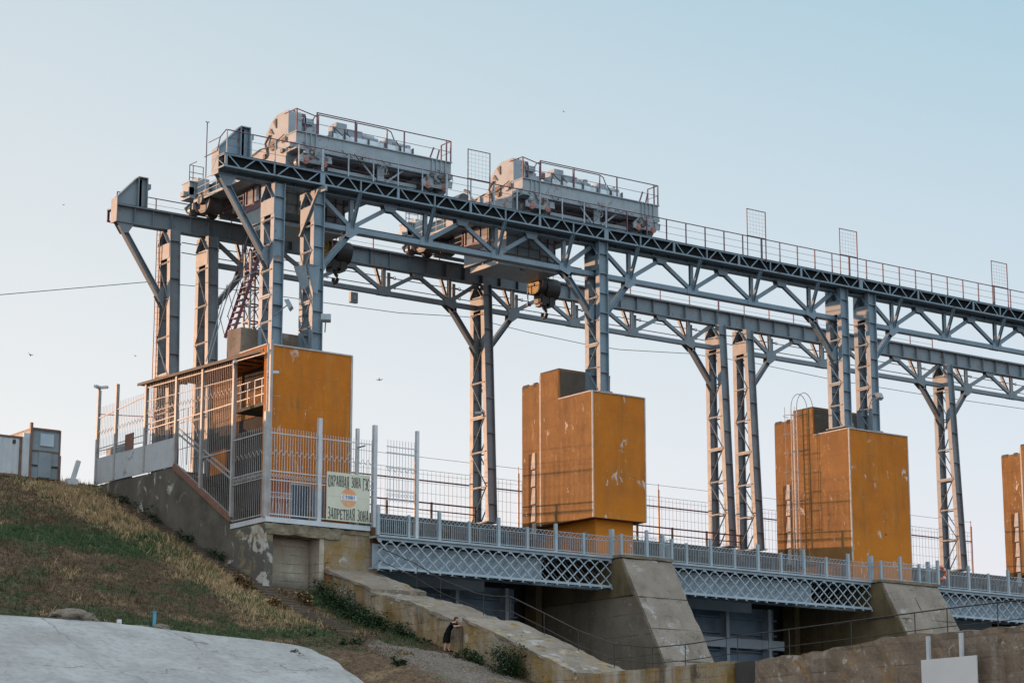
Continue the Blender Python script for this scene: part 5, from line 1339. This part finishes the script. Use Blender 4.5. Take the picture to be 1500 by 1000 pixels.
for z in (.05,1.05,1.28): m.box(0,-.02,z-.02,1.45,.02,z+.02)
for k in range(10): x = .08+k*.14; m.tube([(x+.06*math.cos(a),0,1.165+.06*math.sin(a)) for a in np.linspace(0,2*PI,9)[:-1]], .011, 4, True)
m.build('panel_bars', W, t)

# ------------------------------------------------------------------ warning sign
t = thing('warning_sign', (-17.36, -1.12, .42), 'large cream warning sign with black lettering and orange disc fixed to the platform fence', 'sign')
m = MB(); m.box(0,-.02,0,2.5,.02,2.38); m.build('board', M['sign'], t)
m = MB(); m.box(0,-.023,1.18,2.5,-.021,1.19); m.build('board_joint', M['trim'], t)
text_mesh('ОХРАННАЯ', t, (.06,-.03,1.70), .5, M['ink'], 'lettering', width=1.22, arch=.22, bold=.009, zs=.52)
text_mesh('ЗОНА', t, (1.40,-.03,1.70), .5, M['ink'], 'lettering', width=.56, arch=.0001, bold=.009, zs=.52)
text_mesh('ГЭС', t, (2.06,-.03,1.64), .5, M['ink'], 'lettering', width=.40, arch=.12, bold=.009, zs=.58)
text_mesh('ЗАПРЕТНАЯ', t, (.06,-.03,.07), .5, M['ink'], 'lettering', width=1.58, arch=-.22, bold=.009, zs=.50)
text_mesh('ЗОНА', t, (1.76,-.03,.07), .5, M['ink'], 'lettering', width=.68, arch=-.16, bold=.009, zs=.52)
m = MB(); m.cyl((1.27,-.022,1.17),(0,-1,0),.46,.006,36); m.build('disc', M['disc'], t)
m = MB(); m.box(.82,-.036,1.04,1.72,-.03,1.32); m.build('band', M['white_flat'], t)
text_mesh('СТОЙ!', t, (.89,-.045,1.09), .3, M['ink_blue'], 'lettering', width=.76, arch=.0001, bold=.006, zs=.19)

# ------------------------------------------------------------------ things on the bank top
t = thing('shipping_container', (-35.2, 17.45, 4.2), 'white container with faded blue graffiti cut by the left frame edge', 'container')
m = MB(); m.box(0,0,0,10.1,2.6,2.12)
for k in range(34): m.box(.1+k*.3,-.03,.12,.24+k*.3,0,2.0)
m.build('body', M['container'], t)
m = MB(); m.box(-.02,-.05,2.05,10.15,2.62,2.16); m.box(9.95,-.05,0,10.12,.02,2.06); m.box(0,-.05,-.02,9.94,.02,.1); m.build('frame', M['crane_rust'], t)
m = MB(); m.box(9.55,-.06,1.75,9.72,-.02,1.95); m.build('lock_box', M['black_steel'], t)
t = thing('site_cabin', (-24.75, 17.3, 4.2), 'tall grey-blue metal cabin with a boarded window beside the container', 'cabin')
m = MB(); m.box(.15,0,0,1.72,3.4,2.66); m.build('body', M['cabinet'], t)
m = MB(); m.box(0,-.12,0,.14,.05,2.95); m.box(1.72,-.08,0,1.8,3.42,2.68); m.box(.14,-.08,2.6,1.72,3.42,2.7); m.box(.14,-.04,1.42,1.72,-.003,1.5); m.box(1.84,.2,-.2,1.98,.3,1.35); m.build('frame', M['crane_rust'], t)
m = MB(); m.box(-.35,-.06,0,0,.1,2.35); m.build('side_panel', M['container'], t)
m = MB(); m.box(.62,-.06,1.75,1.4,-.003,2.42); m.build('window_board', M['container'], t)
m = MB(); m.box(.55,-.07,.05,1.28,-.003,1.4); m.build('door', M['cabinet'], t)
m = MB(); m.box(.16,-.06,.62,.5,-.003,.7); m.box(1.35,-.06,.62,1.7,-.003,.7); m.build('hinge', M['black_steel'], t)
t = thing('leaning_post', (-22.35, 17.0, 4.05), 'short white post leaning to the right on the bank top', 'post')
m = MB(); m.beam((0,0,-.1),(.38,0,1.25),.22,.2,(0,1,0)); m.box(-.28,-.2,-.1,.3,.2,.22); m.build('post_body', M['container'], t)
t = thing('litter_box', (-31.9, -8.35, bankn(-31.9,-8.35)), 'tiny white litter scrap between the two groups of stones', 'litter')
m = MB(); m.box(-.09,-.06,-.02,.09,.06,.2); m.box(-.07,-.07,.05,.02,-.06,.15); m.build('carton', M['white_flat'], t)

# lifebuoy on the right railing
t = thing('lifebuoy', (24.45, -2.0, .62), 'round orange lifebuoy hung on the pale railing near the right frame edge', 'lifebuoy')
m = MB(); m.tube([(.36*math.cos(a),0,.36*math.sin(a)) for a in np.linspace(0,2*PI,25)[:-1]], .10, 10, True); m.build('ring', M['ring'], t, smooth=True)
for a in (.8,2.3,3.9,5.5):
    m = MB(); m.tube([(.36*math.cos(a+d),0,.36*math.sin(a+d)) for d in (-.12,0,.12)], .106, 10); m.build('white_band', M['white_flat'], t)

# ------------------------------------------------------------------ birds
def bird(loc, rz, s, label, bank_=0.3):
    s *= .62
    t = thing('bird', loc, label, 'bird', rz=rz); t.rotation_euler.x = bank_
    m = MB(); m.cyl((0,-.09*s,0),(0,1,0),.012*s,.05*s,8,.03*s); m.cyl((0,-.04*s,0),(0,1,0),.03*s,.1*s,8,.012*s); m.add([(-.012*s,.05*s,0),(.012*s,.05*s,0),(.035*s,.15*s,0),(0,.12*s,0),(-.035*s,.15*s,0)],[(0,1,2,3,4)]); m.build('body', M['bird'], t, smooth=False)
    for q in (-1,1):
        m = MB(); m.add([(0,-.03*s,.01*s),(q*.12*s,-.06*s,.06*s),(q*.30*s,.04*s,.05*s),(q*.13*s,.0,.05*s),(0,.04*s,.01*s)],[(0,1,2,3),(0,3,4)]); m.build('wing', M['bird'], t, fix=False)
bird((-39.5,-15.1,3.4), .6, 1.3, 'largest dark bird flying in the sky far left above the containers', .9)
bird((-39.2,-16.9,9.05), 1.5, .6, 'speck of a bird high in the sky at the far left edge')
bird((-24.05,-29,12.56), .3, .7, 'speck of a bird high in the sky over the right crane')
bird((-28.5,-23,2.44), 2.2, .9, 'small dark bird against the sky left of the middle orange tower', 1.2)
bird((-36.2,-17.5,3.35), .5, .8, 'small pale speck of a bird just left of the leftmost column')
bird((-11.9,-33.5,-3.42), 1., .9, 'small dark bird flying in front of the ladder tower')

# ------------------------------------------------------------------ woman in black leaning on the wall
def skinned(name, verts, edges, radii, material, parent, root=0, sub=1):
    me = bpy.data.meshes.new(name); me.from_pydata(verts, edges, [])
    o = bpy.data.objects.new(name, me); col.objects.link(o); o.parent = parent
    md = o.modifiers.new('skin', 'SKIN'); md.use_smooth_shade = True
    if not me.skin_vertices: me.attributes  # layer is made by the modifier
    for i, r_ in enumerate(radii):
        sv = me.skin_vertices[0].data[i]; sv.radius = (r_, r_) if not isinstance(r_, tuple) else r_; sv.use_root = (i == root)
    s = o.modifiers.new('sub', 'SUBSURF'); s.levels = sub; s.render_levels = sub
    me.materials.append(material)
    return o
px, py = -17.62, -12.14; pz = bankn(px, py)
t = thing('person', (px, py, pz), 'woman in a knee-length black dress leaning her elbows on the wall block', 'person', rz=math.radians(25))
# local frame: -Y is forward (towards the wall), X to her left/right
V = [(0,.10,.80),(0,.08,.92),(0,-.02,1.10),(0,-.18,1.22),(0,-.27,1.30),(0,-.31,1.31),(0,-.36,1.385),(0,-.35,1.45),      # pelvis .. head 0-7
     (.09,.10,.78),(.10,.07,.44),(.10,.12,.09),(.10,.02,.03),(-.09,.13,.78),(-.09,.14,.44),(-.09,.22,.09),(-.09,.12,.03),     # legs 8-15
     (.17,-.18,1.22),(.21,-.38,1.08),(.06,-.52,1.14),(.02,-.50,1.21),(-.17,-.18,1.22),(-.21,-.38,1.08),(-.06,-.54,1.12),(.04,-.58,1.13)] # arms 16-23
E_ = [(0,1),(1,2),(2,3),(3,4),(4,5),(5,6),(6,7),(0,8),(8,9),(9,10),(10,11),(0,12),(12,13),(13,14),(14,15),(3,16),(16,17),(17,18),(18,19),(3,20),(20,21),(21,22),(22,23)]
R_ = [.12,.105,.10,.095,.06,.05,.085,.075,.085,.055,.036,.032,.085,.055,.036,.032,.055,.042,.028,.030,.055,.042,.028,.030]
body = skinned('body', V, E_, R_, M['skin'], t, 0, 2)
for hx, hy, hz, sgn in ((.02,-.50,1.21,1),(.04,-.58,1.13,-1)):
    hv = [(hx,hy,hz)]; he = []; hr = [.022]
    for k, (dx, l) in enumerate(((-.024,.062),(-.008,.075),(.008,.07),(.024,.055))):
        b0 = len(hv); hv += [(hx+dx,hy-.05,hz+.005),(hx+dx*1.1,hy-.05-l*.55,hz-.005),(hx+dx*1.1,hy-.05-l*.85,hz-.03)]; he += [(0,b0),(b0,b0+1),(b0+1,b0+2)]; hr += [.010,.009,.007]
    b0 = len(hv); hv += [(hx-sgn*.032,hy-.02,hz+.008),(hx-sgn*.045,hy-.055,hz+.0)]; he += [(0,b0),(b0,b0+1)]; hr += [.011,.008]
    skinned('hand', hv, he, hr, M['skin'], body, 0, 1)
rings = [(.16,.40,.205,.15),(.155,.52,.195,.145),(.14,.66,.185,.145),(.115,.80,.18,.145),(.07,.92,.145,.125),(.0,1.04,.145,.132),(-.09,1.14,.165,.135),(-.165,1.21,.17,.115),(-.21,1.255,.115,.085),(-.235,1.27,.062,.058)]
nr = 28; V = []; F = []
for k, (yc, z, rx, ry) in enumerate(rings):
    for q in range(nr):
        a = 2*PI*q/nr; fold = 1 + (.07*math.cos(6*a+.4) + .03*math.cos(11*a))*max(0, 1-k/4.2)
        V.append((rx*fold*math.cos(a), yc+ry*fold*math.sin(a), z + (.012*math.cos(5*a) if k == 0 else 0)))
for k in range(len(rings)-1):
    for q in range(nr): F.append((k*nr+q, k*nr+(q+1) % nr, (k+1)*nr+(q+1) % nr, (k+1)*nr+q))
m = MB(); m.add(V, F); dress = m.build('dress', M['dress'], t, smooth=True)
for sx_ in (-1,1):
    m = MB(); m.tube([(sx_*.12,-.15,1.225),(sx_*.175,-.19,1.215),(sx_*.195,-.26,1.165),(sx_*.205,-.32,1.12)], .066, 12); m.build('sleeve', M['dress'], dress, smooth=True)
m = MB()
bm = bmesh.new(); bmesh.ops.create_uvsphere(bm, u_segments=16, v_segments=12, radius=1)
for v in bm.verts: v.co = Vector((v.co.x*.095, v.co.y*.115, v.co.z*.10)); 
for v in bm.verts:
    if v.co.y < -.035 and v.co.z < .045: v.co.y = -.035
me = bpy.data.meshes.new('hair'); bm.to_mesh(me); bm.free(); me.materials.append(M['hair'])
for p in me.polygons: p.use_smooth = True
hr_ = bpy.data.objects.new('hair', me); col.objects.link(hr_); hr_.parent = t; hr_.location = (0,-.332,1.447); hr_.rotation_euler = (.25,0,0)
skinned('hair_length', [(0,-.26,1.42),(0,-.22,1.33),(.02,-.16,1.20)], [(0,1),(1,2)], [.075,.07,.045], M['hair'], t, 0, 2)
m = MB(); m.cyl((0,-.445,1.40),(0,-1,-.3),.013,.022,8,.006); m.build('nose', M['skin'], t)
for s_ in (-1,1): m = MB(); m.cyl((s_*.03,-.428,1.43),(0,-1,0),.010,.008,8); m.build('eye', M['ink'], t)
m = MB(); m.box(-.022,-.432,1.358,.022,-.422,1.366); m.build('mouth', M['hub'], t)
for s_ in (-1,1): m = MB(); m.prism([(.13+.0,-.02),(.13,-.16),(.08,-.24),(.05,-.22),(.05,-.02)], 'z', 0, .05) if False else m.prism([(s_*.10-.04,.20 if s_ < 0 else .10),(s_*.10-.04,.0 if s_ < 0 else -.10),(s_*.10+.04,.0 if s_ < 0 else -.10),(s_*.10+.04,.20 if s_ < 0 else .10)], 'z', 0, .06); m.build('shoe', M['dress'], t)

# ------------------------------------------------------------------ repeats share a group
from collections import defaultdict
fam = defaultdict(list)
for o in list(scene.objects):
    if o.parent is None and o.get('category'): fam[o.name.split('.')[0]].append(o)
plural = {'lattice_column':'lattice columns carrying the runway','runway_truss':'runway trusses','shrub':'shrubs and weeds on the bank'}
for nm, os_ in fam.items():
    if len(os_) > 1:
        for o in os_:
            if not o.get('group'): o['group'] = plural.get(nm, nm.replace('_',' ') + 's of the dam')

# ------------------------------------------------------------------ sky, sun, camera
wd = bpy.data.worlds.new('World'); scene.world = wd; wd.use_nodes = True
nt = wd.node_tree; N = nt.nodes; L = nt.links; bg = N['Background']
sun_dir = Vector((-.55,.83,.062)).normalized()
sky = N.new('ShaderNodeTexSky'); sky.sky_type = 'NISHITA'; sky.sun_disc = False
sky.sun_elevation = math.asin(sun_dir.z); sky.sun_rotation = math.atan2(sun_dir.x, sun_dir.y) % (2*PI); sky.air_density = 1.2; sky.dust_density = 1.5; sky.ozone_density = 1.5
tc = N.new('ShaderNodeTexCoord'); sp = N.new('ShaderNodeSeparateXYZ'); L.new(tc.outputs['Generated'], sp.inputs[0])
def ramp(fac, stops):
    r = N.new('ShaderNodeValToRGB'); e = r.color_ramp.elements
    while len(e) < len(stops): e.new(.5)
    for el, (p_, c_) in zip(e, stops): el.position = p_; el.color = (*c_, 1)
    L.new(fac, r.inputs['Fac']); return r.outputs['Color']
def lin(c): return tuple(((v/255+.055)/1.055)**2.4 if v > 10 else v/255/12.92 for v in c)
towards = ramp(sp.outputs['Z'], [(0,lin((246,231,226))),(.08,lin((246,237,234))),(.16,lin((235,236,237))),(.36,lin((199,213,221))),(1,lin((196,203,208)))])
away = ramp(sp.outputs['Z'], [(0,lin((234,222,228))),(.08,lin((234,230,236))),(.16,lin((218,226,234))),(.36,lin((165,199,216))),(1,lin((190,198,204)))])
dt = N.new('ShaderNodeVectorMath'); dt.operation = 'DOT_PRODUCT'; L.new(tc.outputs['Generated'], dt.inputs[0]); dt.inputs[1].default_value = (.807,-.59,0)
mr = N.new('ShaderNodeMapRange'); mr.inputs['From Min'].default_value = -.20; mr.inputs['From Max'].default_value = .24; L.new(dt.outputs['Value'], mr.inputs['Value'])
mx = N.new('ShaderNodeMix'); mx.data_type = 'RGBA'; L.new(mr.outputs['Result'], mx.inputs['Factor']); L.new(towards, mx.inputs[6]); L.new(away, mx.inputs[7])
# unseen dome overhead and behind the viewer is brightened to fill shaded faces
b1 = N.new('ShaderNodeMapRange'); b1.inputs['From Min'].default_value = .36; b1.inputs['From Max'].default_value = .75; b1.inputs['To Min'].default_value = 1; b1.inputs['To Max'].default_value = 1.7; L.new(sp.outputs['Z'], b1.inputs['Value'])
b2 = N.new('ShaderNodeMapRange'); b2.inputs['From Min'].default_value = .35; b2.inputs['From Max'].default_value = -.4; b2.inputs['To Min'].default_value = 1; b2.inputs['To Max'].default_value = 1.55; L.new(sp.outputs['Y'], b2.inputs['Value'])
mm = N.new('ShaderNodeMath'); mm.operation = 'MULTIPLY'; L.new(b1.outputs['Result'], mm.inputs[0]); L.new(b2.outputs['Result'], mm.inputs[1])
vm = N.new('ShaderNodeVectorMath'); vm.operation = 'SCALE'; L.new(mx.outputs[2], vm.inputs[0]); L.new(mm.outputs[0], vm.inputs['Scale'])
s8 = N.new('ShaderNodeVectorMath'); s8.operation = 'SCALE'; L.new(sky.outputs['Color'], s8.inputs[0]); s8.inputs['Scale'].default_value = .06
fin = N.new('ShaderNodeMix'); fin.data_type = 'RGBA'; fin.inputs['Factor'].default_value = .985; L.new(s8.outputs['Vector'], fin.inputs[6]); L.new(vm.outputs['Vector'], fin.inputs[7])
L.new(fin.outputs[2], bg.inputs['Color']); bg.inputs['Strength'].default_value = 1.07

sl = bpy.data.lights.new('sun', 'SUN'); sl.energy = 5.0; sl.angle = math.radians(.55); sl.color = (1.0,.54,.29)
so = bpy.data.objects.new('sun', sl); col.objects.link(so); so.location = (-60,60,40); so.rotation_euler = sun_dir.to_track_quat('Z','Y').to_euler()

cam = bpy.data.cameras.new('camera'); cam.sensor_width = 36; cam.lens = 81.72; cam.clip_end = 8000; cam.clip_start = .5
co = bpy.data.objects.new('camera', cam); col.objects.link(co); co.location = (-76.396,-97.213,-15.471)
pit = math.radians(12.4219); fh = Vector((.590191,.807264,0))
fwd = Vector((fh.x*math.cos(pit), fh.y*math.cos(pit), math.sin(pit)))
co.rotation_euler = fwd.to_track_quat('-Z','Y').to_euler()
scene.camera = co
scene.view_settings.view_transform = 'Standard'; scene.view_settings.look = 'None'; scene.view_settings.exposure = 0; scene.view_settings.gamma = 1
